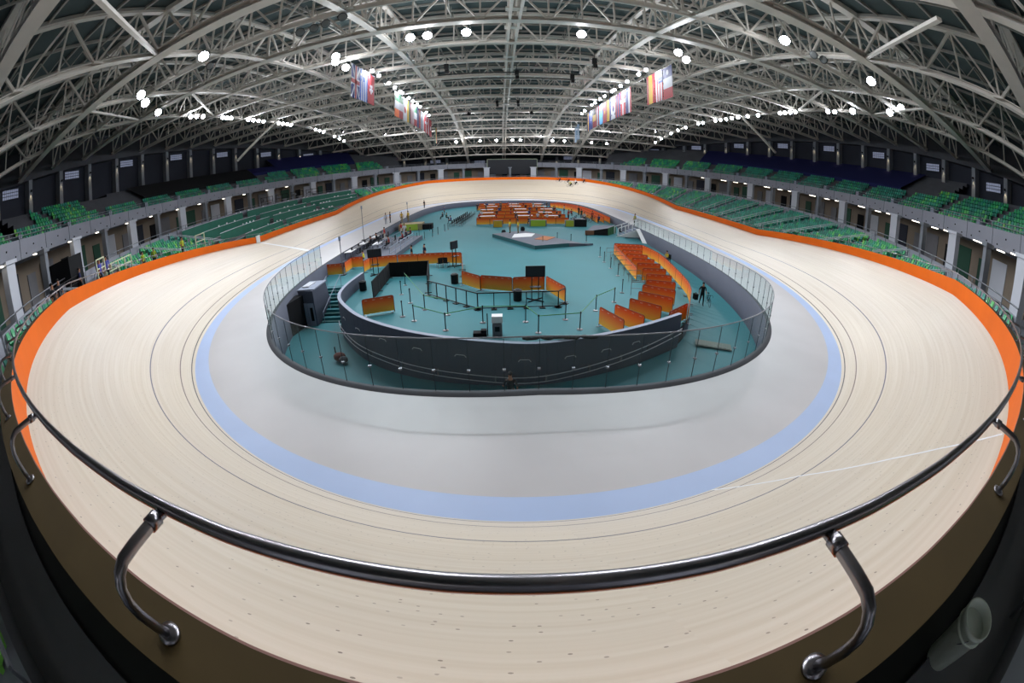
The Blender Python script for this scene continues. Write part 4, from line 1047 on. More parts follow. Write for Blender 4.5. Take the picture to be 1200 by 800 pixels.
def pose(kind):   # faces +y, feet (or seat) at z 0
    if kind == 'stand':
        J = dict(pelvis=(0, 0, .95, .135), belly=(0, 0, 1.10, .125), chest=(0, 0, 1.34, .145), neck=(0, .0, 1.50, .055), chin=(0, .02, 1.58, .075), crown=(0, 0, 1.70, .085), nose=(0, .115, 1.62, .014))
        for s_, n in ((-1, 'l'), (1, 'r')):
            J.update({'sh'+n: (.19*s_, 0, 1.42, .06), 'el'+n: (.25*s_, -.02, 1.14, .045), 'wr'+n: (.25*s_, .09, .90, .03), 'ha'+n: (.25*s_, .12, .83, .036), 'fi'+n: (.245*s_, .14, .75, .02), 'th'+n: (.21*s_, .16, .82, .014),
                      'hi'+n: (.09*s_, 0, .86, .10), 'kn'+n: (.10*s_, .02, .48, .065), 'an'+n: (.10*s_, -.02, .09, .045), 'to'+n: (.11*s_, .13, .04, .04)})
    elif kind == 'walk':
        J = pose('stand'); J.update(ell=(-.24, .10, 1.15, .045), wrl=(-.24, .28, 1.0, .03), hal=(-.24, .34, .98, .036), fil=(-.24, .42, .96, .02), thl=(-.21, .36, 1.01, .014), elr=(.25, -.14, 1.16, .045), wrr=(.27, -.08, .92, .03), har=(.27, -.05, .85, .036), fir=(.27, -.02, .78, .02), thr=(.24, .0, .84, .014),
                             knl=(-.10, .16, .50, .065), anl=(-.10, .22, .09, .045), tol=(-.10, .37, .04, .04), knr=(.10, -.06, .49, .065), anr=(.10, -.30, .14, .045), tor=(.10, -.18, .05, .04))
    elif kind == 'sit':
        J = dict(pelvis=(0, 0, .55, .14), belly=(0, .01, .72, .125), chest=(0, .05, .94, .145), neck=(0, .08, 1.10, .055), chin=(0, .12, 1.18, .075), crown=(0, .10, 1.30, .085), nose=(0, .215, 1.22, .014))
        for s_, n in ((-1, 'l'), (1, 'r')):
            J.update({'sh'+n: (.19*s_, .05, 1.02, .06), 'el'+n: (.24*s_, .12, .76, .045), 'wr'+n: (.17*s_, .34, .70, .03), 'ha'+n: (.15*s_, .40, .69, .036), 'fi'+n: (.14*s_, .47, .67, .02), 'th'+n: (.11*s_, .40, .72, .014),
                      'hi'+n: (.09*s_, .06, .53, .10), 'kn'+n: (.12*s_, .46, .52, .065), 'an'+n: (.12*s_, .48, .09, .045), 'to'+n: (.12*s_, .62, .04, .04)})
    else:             # rider crouched on a bicycle
        J = dict(pelvis=(0, -.28, .98, .13), belly=(0, -.12, 1.10, .12), chest=(0, .14, 1.22, .14), neck=(0, .28, 1.30, .055), chin=(0, .36, 1.34, .075), crown=(0, .36, 1.46, .085), nose=(0, .46, 1.36, .014))
        for s_, n in ((-1, 'l'), (1, 'r')):
            J.update({'sh'+n: (.18*s_, .20, 1.22, .06), 'el'+n: (.20*s_, .38, 1.02, .045), 'wr'+n: (.17*s_, .50, .90, .03), 'ha'+n: (.17*s_, .56, .88, .036), 'fi'+n: (.16*s_, .60, .84, .02), 'th'+n: (.13*s_, .57, .89, .014),
                      'hi'+n: (.09*s_, -.22, .90, .10), 'kn'+n: (.10*s_, .08+.06*s_, .66-.1*s_, .065), 'an'+n: (.10*s_, -.06+.1*s_, .28+.08*s_, .045), 'to'+n: (.10*s_, .07+.1*s_, .22+.08*s_, .04)})
    return J
BODY = {}; HAIRM = {}
def body_mesh(kind, mats):
    if kind not in BODY:
        J = pose(kind); BODY[kind] = (skin_mesh({k: v for k, v in J.items()}, EDG, TG, mats), J)
        c = J['crown']; h = MB(); h.ball((c[0], c[1]-.015, c[2]+.015), .1, sx=.95, sy=1.05, sz=.85); HAIRM[kind] = h.mesh('hair', HAIR, True)
    me = BODY[kind][0].copy()
    for q, m_ in enumerate(mats): me.materials[q] = m_
    return me
PC = {}
def cloth_m(h): return mat('cloth_'+h[1:], h, .85)
def person(x, y, z, face, kind, shirt, trousers, label, hair=None, s_=1.0):
    key = (kind, shirt, trousers)
    if key not in PC: PC[key] = body_mesh(kind, [SKIN, cloth_m(shirt), cloth_m(trousers), BLACKF])
    o = empty('person', (x, y, z), R(face)-math.pi/2); o.scale = (s_,)*3; tag(o, label, 'person')
    link('body', PC[key], o)
    h = link('hair', HAIRM[kind], o)
    if hair:
        me = HAIRM[kind].copy(); me.materials.clear(); me.materials.append(cloth_m(hair)); h.data = me; h.name = 'helmet'
    return o
def wheel_mesh():
    m1 = MB(); m1.tube([(0, .33*math.cos(a*math.pi/10), .33*math.sin(a*math.pi/10)) for a in range(20)], .016, 5, closed=True)
    return m1.mesh('wheel', BLACKM)
WM = wheel_mesh()
def bicycle(x, y, z, face, label, frame='#1a1a1c'):
    o = empty('bicycle', (x, y, z), R(face)-math.pi/2); tag(o, label, 'bicycle')
    link('wheel', WM, o, (0, -.5, .34)); link('wheel', WM, o, (0, .5, .34))
    f = MB(); P = dict(r=(0, -.5, .34), b=(0, -.07, .28), s=(0, -.22, .82), h=(0, .36, .80), f=(0, .5, .34))
    for a, b in (('r', 'b'), ('r', 's'), ('b', 's'), ('b', 'h'), ('s', 'h'), ('h', 'f')): f.tube([P[a], P[b]], .018, 6)
    f.obj('frame', cloth_m(frame), o); MB().box((0, -.25, .92), (.12, .26, .05)).obj('saddle', BLACKF, o)
    h = MB(); h.tube([(-.2, .52, .80), (-.2, .52, .90), (-.18, .42, .93), (.18, .42, .93), (.2, .52, .90), (.2, .52, .80)], .014, 6); h.bar((0, .36, .80), (0, .42, .93), .03); h.obj('handlebar', BLACKM, o)
    c = MB(); c.lathe([(.09, -.005), (.09, .005)], n=12); q = c.obj('chainring', RAILM, o); q.location = (.03, -.07, .28); q.rotation_euler = (0, math.pi/2, 0)
    return o
# ================================================================ CROWD BARRIERS
BPC = {}
def barrier_meshes(w, h=1.1):
    w = round(w, 1)
    if w in BPC: return BPC[w]
    m1 = MB(); n = 4; r = .12; prof = [(-w/2, .12), (w/2, .12)]
    for a in range(n+1): t = a/n*math.pi/2; prof.append((w/2-r+r*math.cos(t), h-r+r*math.sin(t)))
    for a in range(n+1): t = math.pi/2+a/n*math.pi/2; prof.append((-w/2+r+r*math.cos(t), h-r+r*math.sin(t)))
    k = len(prof); v = [(x, -.02, z) for x, z in prof]+[(x, .02, z) for x, z in prof]
    m1.add(v, [tuple(range(k)), tuple(range(2*k-1, k-1, -1))]+[(a, (a+1) % k, k+(a+1) % k, k+a) for a in range(k)])
    ban = m1.mesh('banner', BANNER)
    f = MB(); f.tube([(x, 0, z) for x, z in [(-w/2, 0.02)]+prof[::-1][:n+1]+prof[2:2+n+1][::-1]+[(w/2, .02)]], .024, 6); fr = f.mesh('frame', FRAMEM)
    ft = MB(); ft.bar((0, -.28, .02), (0, .28, .02), .05, .04); foot = ft.mesh('foot', RAILM)
    lg = MB()
    nl = max(2, int(w/.45))
    for a in range(nl):
        cx = -w/2+w*(a+.5)/nl
        for s_ in (-1, 1): lg.box((cx, s_*.024, h-.11), (.17, .004, .035), tilt=Matrix.Rotation(R(0), 3, 'Y'))
    lg = lg.mesh('printed_mark', mat('pale_print', '#e8b8a0', .6))
    BPC[w] = (ban, fr, foot, lg, w); return BPC[w]
def crowd_barrier(x0, y0, x1, y1, z, label, group=None, simple=False):
    c = ((x0+x1)/2, (y0+y1)/2, z); w = max(.6, math.hypot(x1-x0, y1-y0)); ban, fr, foot, lg, w = barrier_meshes(w)
    o = empty('crowd_barrier', c, math.atan2(y1-y0, x1-x0)); tag(o, label, 'barrier', group)
    link('banner', ban, o); link('frame', fr, o)
    if not simple: link('printed_mark', lg, o)['kind'] = 'stuff'; link('foot', foot, o, (-w/2+.15, 0, 0)); link('foot', foot, o, (w/2-.15, 0, 0))
    return o
for n_, s_ in enumerate(D['left_back']):
    L = math.hypot(s_[2]-s_[0], s_[3]-s_[1]); k = max(1, int(round(L/2.2)))
    for q in range(k):
        a, b = q/k, (q+1)/k
        crowd_barrier(s_[0]+(s_[2]-s_[0])*a, s_[1]+(s_[3]-s_[1])*a, s_[0]+(s_[2]-s_[0])*b, s_[1]+(s_[3]-s_[1])*b, ZI, 'orange panel of the zigzag line, %s stretch from the left, panel %s' % (ORD[n_], ['one', 'two', 'three', 'four'][q]))
s_ = D['left_front'][0]; crowd_barrier(*s_, ZI, 'lone orange barrier panel beside the pale capped inner wall, left of the black rail')
for n_, s_ in enumerate(D['lanes']):
    dx, dy = s_[2]-s_[0], s_[3]-s_[1]; L = math.hypot(dx, dy); 
    crowd_barrier(*s_, ZI, '%s orange panel of the parallel queue lanes on the right, counted from the nearest' % ORD[n_])
s_ = D['lane_extra'][0]; crowd_barrier(*s_, ZI, 'orange panel set across the near end of the curved lane fence')
def along(P, step):
    P = [Vector((*p, 0)) for p in P]; out = [P[0]]; need = step
    for a, b in zip(P[:-1], P[1:]):
        L = (b-a).length; t = 0
        while L-t >= need: t += need; out.append(a+(b-a)*t/L); need = step
        need -= L-t
    return out
for nm, P in (('lane_right', D['lane_right']), ('lane_left', D['lane_left'])):
    Q = along(P, 2.05)
    for n_, (a, b) in enumerate(zip(Q[:-1], Q[1:])):
        crowd_barrier(a.x, a.y, b.x, b.y, ZI, '%s orange panel from the far end in the %s' % (ORD[n_], 'curved fence right of the queue lanes' if nm == 'lane_right' else 'straight fence left of the queue lanes'))
# lane frames: thin metal crossing frames left of the lanes
for n_, s_ in enumerate(D['lanes'][5:13]):
    m1 = MB(); x, y = s_[0]-.7, s_[1]-.2
    for dx in (-.5, .5): m1.bar((dx, 0, 0), (dx, 0, .95), .03)
    m1.bar((-.5, 0, .95), (.5, 0, .95), .03); m1.bar((-.5, 0, .5), (.5, 0, .5), .03)
    o = m1.obj('metal_frame', RAILM, None, False, (x, y, ZI)); tag(o, 'thin grey metal frame on the teal floor left of the orange queue lanes', 'frame', 'metal frames left of the queue lanes')
# black screens
def black_panel(x0, y0, x1, y1, label, h=1.15):
    L = math.hypot(x1-x0, y1-y0); k = max(1, int(round(L/2.0))); o = empty('black_screen', (x0, y0, ZI), math.atan2(y1-y0, x1-x0)); tag(o, label, 'screen wall')
    for q in range(k): w = L/k; MB().box((w*(q+.5), 0, h/2+.03), (w-.03, .06, h)).obj('panel', BLACKF, o)
    for q in range(k+1): m1 = MB(); m1.bar((L*q/k, 0, 0), (L*q/k, 0, h+.05), .07); m1.box((L*q/k, 0, .02), (.12, .5, .04)); m1.obj('post', BLACKM, o)
for s_, l in zip(D['black'], ('left side of the black cloth enclosure, running away from the camera', 'back side of the black cloth enclosure, broad and facing the camera', 'right side of the black cloth enclosure, seen end on')): black_panel(*s_, l, 1.25)
P = D['railing']; 
for n_, (a, b) in enumerate(zip(P[:-1], P[1:])):
    L = math.hypot(b[0]-a[0], b[1]-a[1]); k = max(1, int(round(L/1.0))); o = empty('black_railing', (*a, ZI), math.atan2(b[1]-a[1], b[0]-a[0])); tag(o, 'open black metal railing on the teal floor, %s run from the left' % ORD[n_], 'railing')
    MB().bar((0, 0, 1.05), (L, 0, 1.05), .06).obj('top_bar', BLACKM, o); MB().bar((0, 0, .1), (L, 0, .1), .05).obj('bottom_bar', BLACKM, o)
    for q in range(k+1): m1 = MB(); m1.bar((L*q/k, 0, 0), (L*q/k, 0, 1.05), .05); m1.box((L*q/k, 0, .02), (.35, .35, .04)); m1.obj('post', BLACKM, o)
# stanchions
sb = MB(); sb.lathe([(.17, 0), (.17, .02), (.05, .05)], n=14); sbm = sb.mesh('base', CHROME, True)
sp = MB(); sp.lathe([(.03, .04), (.03, .92), (.045, .93), (.045, 1.0), (.03, 1.02)], n=8); spm = sp.mesh('pole', BLACKM, True)
for n_, (x, y) in enumerate(D['posts']):
    o = empty('stanchion', (x, y, ZI)); tag(o, 'black belt stanchion with a round steel base standing on the teal infield floor', 'stanchion', 'belt stanchions on the infield floor'); link('base', sbm, o); link('pole', spm, o)
BELT = mat('belt_green', '#6fae7c', .6)
for a, b in ((5, 7), (7, 8), (8, 10), (10, 9), (9, 12), (12, 13), (13, 14), (3, 6), (1, 3)):
    a, b = D['posts'][a], D['posts'][b]; m1 = MB(); m1.bar((a[0], a[1], ZI+.95), (b[0], b[1], ZI+.95), .012, .05); o = m1.obj('barrier_belt', BELT); tag(o, 'thin green belt stretched between two stanchions', 'belt', 'green belts between the stanchions')
# screens on stands
def tv(x, y, label, rz, w=1.25):
    o = empty('display_screen', (x, y, ZI), rz); tag(o, label, 'screen')
    MB().box((0, 0, 1.95), (w, .1, .72)).obj('panel', BLACKM, o); MB().box((0, -.055, 1.95), (w-.1, .01, .62)).obj('screen_face', SCREEN, o)
    for dx in (-.22, .22): MB().bar((dx, .02, .1), (dx, .02, 1.8), .06).obj('post', BLACKM, o)
    MB().box((0, -.1, .95), (.7, .4, .04)).obj('shelf', BLACKM, o); m1 = MB(); m1.bar((-.5, -.4, .05), (.5, .4, .05), .06); m1.bar((-.5, .4, .05), (.5, -.4, .05), .06); m1.obj('base', BLACKM, o)
tv(*D['screens'][0], 'black screen on a twin post stand before the orange panels, centre', R(3))
tv(*D['screens'][1], 'black screen on a stand at the left end of the orange zigzag line', R(12))
tv(*D['screens'][2], 'tilted black screen on a stand beside a dark chair, behind the black enclosure', R(55), .9)
m1 = MB(); m1.lathe([(.24, 0), (.28, .02), (.29, .72), (.24, .75)], n=14); bm1 = m1.mesh('bin', BLACKM)
D['bins'][0] = [-11.75, -27.4]
for (x, y), l in zip(D['bins'], ('between the inner wall end and the black enclosure', 'behind the black railing at its left', 'behind the black railing near the centre screen')):
    o = link('waste_bin', bm1, None, (x, y, ZI)); tag(o, 'black waste bin '+l, 'bin'); MB().lathe([(.2, .75), (.16, .79)], n=12).obj('lid', BLACKM, o)
# kiosk machine near the inner wall
x, y = D['kiosk'][0]; o = empty('equipment_pedestal', (x, y+.5, ZI)); tag(o, 'grey equipment pedestal with a white head behind the inner wall', 'pedestal')
MB().box((0, 0, .34), (.5, .45, .68)).obj('body', GREY, o); MB().box((0, 0, .92), (.55, .45, .34)).obj('head', WHITE, o); MB().box((0, -.24, .42), (.24, .04, .26)).obj('control_box', BLACKM, o); MB().bar((-.5, 0, 0), (-.5, 0, 1.2), .05).obj('post', BLACKM, o); MB().box((0, 0, .71), (.3, .3, .1)).obj('neck', RAILM, o)
o = MB().box((-.9, .1, .1), (.7, .4, .2)).box((-.7, .1, .25), (.3, .3, .15)).obj('black_bag', BLACKF, None, False, (x, y+.4, ZI)); tag(o, 'black bag lying beside the grey pedestal', 'bag')
m1 = MB(); m1.tube([(-.5+q*.2, .05*math.sin(q*2), .07+.03*math.sin(q*5)) for q in range(18)], [.05+.05*abs(math.sin(q*1.7)) for q in range(18)], 6)
o = m1.obj('cable_bundle', BLACKF, None, False, (.2, -39.65, ZI+1.0)); tag(o, 'dark bundled cable lying along the pale wall cap', 'cable'); o.location.z = -.2
# STAGE
S_ = [Vector((*p, 0)) for p in D['stage']]; org = S_[0]
GREYDECK = mat('stage_deck', '#5a5f6c', .6, noise=.06, scale=.5)
st = empty('stage', (org.x, org.y, ZI)); tag(st, 'low dark grey stage platform on the teal floor', 'stage')
m1 = MB(); n = len(S_); m1.add([(p.x-org.x, p.y-org.y, z) for z in (0.0, .42) for p in S_], [tuple(range(n, 2*n))]+[(a, (a+1) % n, n+(a+1) % n, n+a) for a in range(n)]); m1.m[1:] = [1]*n; m1.obj('deck', [GREYDECK, mat('stage_skirt', '#2a5a60', .7)], st)
P = [Vector((*p, 0))-org for p in D['stage_ramp']]; m1 = MB(); m1.add([(P[0].x, P[0].y, .42), (P[2].x, P[2].y, .42), (P[2].x+3, P[2].y+1.2, .22), (P[1].x, P[1].y, .22), (P[0].x, P[0].y, 0), (P[2].x, P[2].y, 0), (P[2].x+3, P[2].y+1.2, 0), (P[1].x, P[1].y, 0)], [(0, 1, 2, 3), (0, 1, 5, 4), (1, 2, 6, 5), (2, 3, 7, 6), (3, 0, 4, 7)]); m1.obj('side_ramp', GREYDECK, st)
o = MB().add([(-1.5, -1.9, 0), (.9, -1.2, 0), (1.5, 1.2, 0), (.3, 1.7, 0), (-1.1, .9, 0), (-1.5, -1.9, .015), (.9, -1.2, .015), (1.5, 1.2, .015), (.3, 1.7, .015), (-1.1, .9, .015)], [(5, 6, 7, 8, 9), (0, 1, 6, 5), (1, 2, 7, 6), (2, 3, 8, 7), (3, 4, 9, 8), (4, 0, 5, 9)]).obj('white_sheet', WHITE, None, False, (1.6, -6.6, ZI+.43)); tag(o, 'crumpled white sheet lying on the grey stage', 'sheet')
o = MB().box((0, 0, .02), (1.6, 2.6, .03), R(-30)).obj('orange_mat', mat('dull_orange', '#a8673c', .7), None, False, (4.0, -9.0, ZI+.43)); tag(o, 'dull orange mat on the right of the grey stage', 'mat')
for n_, (x, y, f) in enumerate(((.0, -4.7, 200), (1.0, -5.2, 160))): person(x, y, ZI+.42, f, 'stand', '#d8c23a', '#6a6238', 'person in yellow standing on the stage, the %s one' % ('left' if n_ == 0 else 'right'))
# small round loudspeaker boxes
for n_, (x, y) in enumerate(((-2.4, -3.2), (.1, -3.4))): o = MB().lathe([(.25, 0), (.3, .3), (.2, .55)], n=8).obj('kit_bag', BLACKF, None, False, (x+1.6, y+.6, ZI+.42 if n_ else ZI)); tag(o, 'small black kit bag by the stage, %s one' % ('left' if n_ == 0 else 'right'), 'bag')
# ================================================================ LEFT ENTRANCE BOX AND STAIRS
kb = empty("entrance_box", (-15.35, -29.3, -2.9)); kb.scale = (.82, .82, .92); tag(kb, 'grey entrance box with a flat roof and pale doors beside the teal stairs', 'entrance box')
m1 = MB(); m1.add([(-.85, -1.1, 0), (.85, -1.4, 0), (.85, -1.4, 3.0), (-.85, -1.1, 3.0), (-.85, 2.6, 0), (.85, 2.6, 0), (.85, 1.6, 3.0), (-.85, 1.6, 3.0)], [(0, 1, 2, 3), (1, 5, 6, 2), (4, 0, 3, 7), (5, 4, 7, 6), (3, 2, 6, 7)]); m1.obj('shell', WALLG, kb)
m1 = MB(); m1.box((0, .3, 3.05), (1.8, 2.9, .10)); m1.obj('roof_slab', CAPG, kb); MB().box((-.3, .3, 3.14), (.7, 1.6, .10)).obj('roof_hatch', WHITEW, kb)
MB().box((-.4, -1.22, 1.0), (.72, .06, 2.0)).obj('door', CAPG, kb); d = MB().box((.42, -1.35, 1.0), (.72, .06, 2.0)).obj('door', CAPG, kb); MB().box((.45, -1.40, 1.1), (.28, .04, 1.1)).obj('door_window', BLACKM, d)
o = MB().box((0, 0, 1.2), (.7, 2.6, 2.4), R(-8)).obj('tunnel_shade_box', BLKCLOTH_SHADE, None, False, (-16.15, -31.4, -2.85)); tag(o, 'black box for tunnel shade left of the entrance box under the glass fence', 'tunnel')  # solid black box; the tunnel's inner shade is put into its colour
sr = empty('stairs', (-14.3, -25.7, ZI)); tag(sr, 'teal stair of broad steps going down beside the grey entrance box', 'stairs')
for k in range(10): MB().box((0, -.2-.42*k, -.1-.17*k), (2.9, .43, .2)).box((0, -.2-.42*k+.1, -.5-.17*k), (2.9, .2, .8)).obj('step', TEALD if k % 2 else TEAL, sr)
m1 = MB()
for x in (-1.3, 0.0):
    m1.tube([(x, 0, .95), (x, -4.2, -.75)], .03, 6)
    for q in range(4): m1.bar((x, -1.4*q, -.57*q-.1), (x, -1.4*q, .95-.57*q), .04)
m1.obj('handrail', CAPG, sr)
# ================================================================ RIGHT: WHITE STEPS, PEOPLE, BIKES
ws = empty('white_steps', (15.9, -3.2, ZI)); tag(ws, 'white stepped bridge with upright side frames from the apron down to the infield', 'steps')
for k in range(6): MB().box((1.0-.42*k, 0, 1.1-.19*k-.05), (.45, 1.6, .1)).obj('step', CAPG, ws)
m1 = MB(); m1.add([(1.4, -.85, 1.15), (1.4, -.85, 0), (-1.9, -.85, 0), (1.4, -.92, 1.15), (1.4, -.92, 0), (-1.9, -.92, 0)], [(0, 1, 2), (3, 5, 4), (0, 2, 5, 3), (1, 0, 3, 4)]); m1.obj('side_panel', WHITE, ws)
m1 = MB(); m1.add([(2.0, -4.2, -.2), (2.0, -.95, 1.25), (.9, -.95, 1.2), (.9, -3.9, -.2), (2.0, -4.2, -.3), (2.0, -.95, 1.15), (.9, -.95, 1.1), (.9, -3.9, -.3)], [(0, 1, 2, 3), (7, 6, 5, 4), (0, 3, 7, 4), (2, 1, 5, 6), (1, 0, 4, 5), (3, 2, 6, 7)]); m1.obj('sloping_panel', WHITE, ws)
for k in range(4):
    for y in (-.9, .9): m1 = MB(); m1.bar((-1.6+1.0*k, y, .1+.4*k), (-1.6+1.0*k, y, 1.15+.38*k), .10); m1.obj('post', WHITE, ws)
for y in (-.9, .9): MB().bar((-1.6, y, 1.15), (1.5, y, 2.25), .07).obj('top_bar', WHITE, ws)
person(17.5, -1.4, 0.03, 200, 'stand', '#a39a50', '#4a4a3a', 'person in an olive top standing at the head of the white steps')
rp = empty('loading_ramp', (11.5, -1.5, ZI)); tag(rp, 'dark ramp platform with a patterned green side left of the white steps', 'ramp')
m1 = MB(); m1.add([(-1.5, -2.0, 0), (1.6, -1.8, 0), (3.4, .6, 0), (.3, 1.5, 0), (-1.5, -2.0, .5), (1.6, -1.8, 1.0), (3.4, .6, 1.15), (.3, 1.5, .9)], [(4, 5, 6, 7), (0, 1, 5, 4), (1, 2, 6, 5), (2, 3, 7, 6), (3, 0, 4, 7)]); m1.m[1] = 1; m1.m[2] = 2; m1.obj('platform', [GREYDECK, BLACKF, mat('leaf_print', '#2f5f38', .7, noise=.3, scale=1.5)], rp)
MB().box((-1.0, -2.05, .35), (1.2, .05, .6)).obj('brown_board', mat('brown_board', '#7a5540', .7), rp)
cz = ramp_at(13.8, -29.6)
x, y = C_AT['cyclist']; person(x, y, cz, 255, 'walk', '#15161a', '#15161a', 'person in black walking a bicycle down the teal ramp', hair='#101012'); bicycle(x+.55, y-.1, cz, 255, 'dark bicycle wheeled by the person in black on the ramp')
o = MB().box((0, 0, 0), (.28, .4, .45)).tube([(0, -.1, .22), (0, 0, .34), (0, .1, .22)], .015, 6).obj('hand_bag', BLACKF, None, False, (x-.5, y+.15, cz+.62)); tag(o, 'small black bag held by the person in black', 'bag')
x, y = 15.9, -17.4; z = ramp_at(17, -17.4); ch = empty('folding_chair', (x+.1, y, z), R(200)-math.pi/2); tag(ch, 'black folding chair under the seated person on the ramp', 'chair')
MB().box((0, 0, .42), (.44, .42, .05)).obj('seat', BLACKF, ch); MB().box((0, -.22, .72), (.44, .05, .5)).obj('backrest', BLACKF, ch)
for a in (-.2, .2):
    for b in (-.19, .19): MB().bar((a, b, 0), (a, b, .42), .03).obj('leg', BLACKM, ch)
person(x, y, z, 200, 'sit', '#b9a72e', '#3a3d44', 'person in a yellow top sitting on a chair at the edge of the ramp')
# drain grille on the ramp
dz = ramp_at(12.6, -38.0); m1 = MB(); 
for q in range(8): m1.box((q*.28-1, 0, 0), (.2, .75, .04))
m1.box((0, 0, -.02), (2.3, .9, .03)); q = m1.obj('floor_grille', mat('grille', '#5f6a62', .6), None, False, (11.2, -36.6, ramp_at(11.5, -38)+.1), R(-25)); tag(q, 'grey floor grille on the teal ramp behind the near right glass', 'grille')
kx = empty('kit_heap', (-10.6, -36.2, ramp_at(-11.5, -38)+.02)); tag(kx, 'small heap of dark red and grey kit on the ramp behind the left glass', 'kit')
MB().ball((0, 0, .25), .32, sx=1.3, sz=.8).obj('bag', cloth_m('#6a3a36'), kx, True); MB().ball((.35, -.3, .2), .25, sx=1.2, sz=.8).obj('bag', cloth_m('#4a4a50'), kx, True); MB().bar((-.25, .1, 0), (-.3, .15, .8), .06).obj('pole', BLACKM, kx)
person(-.9, -42.0, ramp_at(-.9, -44), 100, 'walk', '#16171b', '#16171b', 'person in black on the ramp just behind the near glass')
# ================================================================ OFFICIALS' PLATFORM (left)
op = empty('officials_platform', (-13.9, -11.0, ZI)); tag(op, 'grey raised platform with railings at the finish line', 'platform')
m1 = MB(); m1.add([(-3.3, -7.6, .5), (1.9, -7.2, .5), (2.6, 6.6, .5), (-3.3, 6.6, .5), (-3.3, -7.6, 0), (1.9, -7.2, 0), (2.6, 6.6, 0), (-3.3, 6.6, 0)], [(0, 1, 2, 3), (0, 4, 5, 1), (1, 5, 6, 2), (2, 6, 7, 3), (3, 7, 4, 0)]); m1.obj('deck', GREYDECK, op)
for n_, (a, b) in enumerate((((1.95, -7.2), (2.4, 2.2)), ((-.4, -5.5), (.4, 4.0)))):
    r_ = MB(); k = 5
    for q in range(k+1): x = a[0]+(b[0]-a[0])*q/k; y = a[1]+(b[1]-a[1])*q/k; r_.bar((x, y, .5), (x, y, 1.55), .05)
    for z in (1.0, 1.55): r_.bar((a[0], a[1], z), (b[0], b[1], z), .05)
    r_.obj('railing', CAPG, op)
def table(x, y, z, rz, label, w=1.8, d=.75, top=WHITE, h=.74):
    o = empty('table', (x, y, z), rz); tag(o, label, 'table'); MB().box((0, 0, h), (w, d, .05)).obj('tabletop', top, o)
    for a in (-w/2+.08, w/2-.08):
        for b in (-d/2+.06, d/2-.06): MB().bar((a, b, 0), (a, b, h-.02), .04).obj('leg', BLACKM, o)
    return o
def chair(x, y, z, rz, m_, label, grp=None):
    o = empty('chair', (x, y, z), rz); tag(o, label, 'chair', grp); MB().box((0, 0, .45), (.44, .44, .05)).obj('seat', m_, o); MB().box((0, -.22, .72), (.44, .04, .5)).obj('backrest', m_, o)
    m1 = MB(); [m1.bar((a, b, 0), (a, b, .43), .03) for a in (-.2, .2) for b in (-.2, .2)]; m1.obj('leg_frame', RAILM, o); return o
random.seed(3)
for n_, (x, y) in enumerate([(-16.75, -16.5), (-16.75, -14.3), (-16.75, -12.1), (-16.75, -9.9), (-16.75, -7.7), (-16.7, -5.5), (-14.8, -13.0), (-14.7, -9.6)]):
    z = ZI+.5; table(x, y, z if x > -16.89 else z, R(90), 'officials table with pale top on the platform, %s from the camera end' % ORD[n_], top=WHITE if n_ % 2 == 0 else GREY)
    o = MB().box((0, 0, .17), (.04, .42, .3)).box((0.1, 0, .01), (.25, .25, .02)).obj('table_monitor', BLACKM, None, False, (x+.1, y+.2, z+.77)); tag(o, 'black monitor standing on an officials table', 'monitor', 'monitors on the officials tables')
    chair(x+.9, y, z, R(90), BLACKF, 'black chair at an officials table', 'black chairs at the officials tables')
for n_, (x, y, k, c, t, f) in enumerate([(-15.6, -7.2, 'stand', '#b02428', '#d8d4cc', 190), (-14.4, -3.2, 'stand', '#a8242c', '#cfcac2', 170), (-13.6, -4.6, 'stand', '#c9ccd6', '#cfd2da', 100), (-16.1, -11.2, 'sit', '#23262e', '#2a2c33', 180), (-16.1, -8.9, 'sit', '#23262e', '#2a2c33', 185), (-12.7, -9.4, 'sit', '#8a2a34', '#2a2c33', 190), (-12.6, -7.8, 'sit', '#3a2a3a', '#2a2c33', 150), (-12.4, -6.2, 'sit', '#6a2430', '#22242b', 200), (-13.6, -12.3, 'sit', '#7a2a2a', '#22242b', 200)]):
    person(x, y, ZI+(.5 if k == 'stand' else .5), f, k, c, t, 'official on the platform, %s from the left glass, %s' % (ORD[n_], 'standing in red' if c in ('#b02428', '#a8242c') else 'standing in pale clothes' if k == 'stand' else 'seated in %s' % ('dark clothes' if c == '#23262e' else 'dark red')))
for n_, (x, y, c) in enumerate(((-9.6, -18.9, '#1b1c20'), (-8.4, -18.6, '#1c2540'))): person(x, y, ZI, 190+n_*30, 'stand', c, '#17181c', 'person in %s standing behind the orange zigzag panels' % ('black' if n_ == 0 else 'dark blue'))
person(-14.9, -17.6, ZI, 200, 'sit', '#c9c43a', '#4a5a44', 'person in yellow-green seated behind the orange panels by the screen')
chair(-6.6, -21.3, ZI, R(30), BLACKF, 'dark chair beside the tilted screen, first of two'); chair(-6.0, -21.2, ZI, R(-20), BLACKF, 'dark chair beside the tilted screen, second of two')
# poles with sensors
for (x, y), h, l in zip(((-17.6, -9.5), (-15.6, -21.9), (-17.6, 15.0)), (4.2, 3.6, 2.6), ('near the finish line', 'by the left orange panels', 'farther up the left apron')):
    o = empty('timing_pole', (x, y, 0 if x < -17 else ZI)); tag(o, 'thin grey pole with a small box on top '+l, 'pole'); MB().tube([(0, 0, 0), (0, 0, h)], .04, 6).obj('post', RAILM, o); MB().box((0, 0, h-.2), (.16, .14, .4)).obj('sensor_box', CAPG, o); MB().box((0, 0, .03), (.5, .5, .06)).obj('base', BLACKM, o)
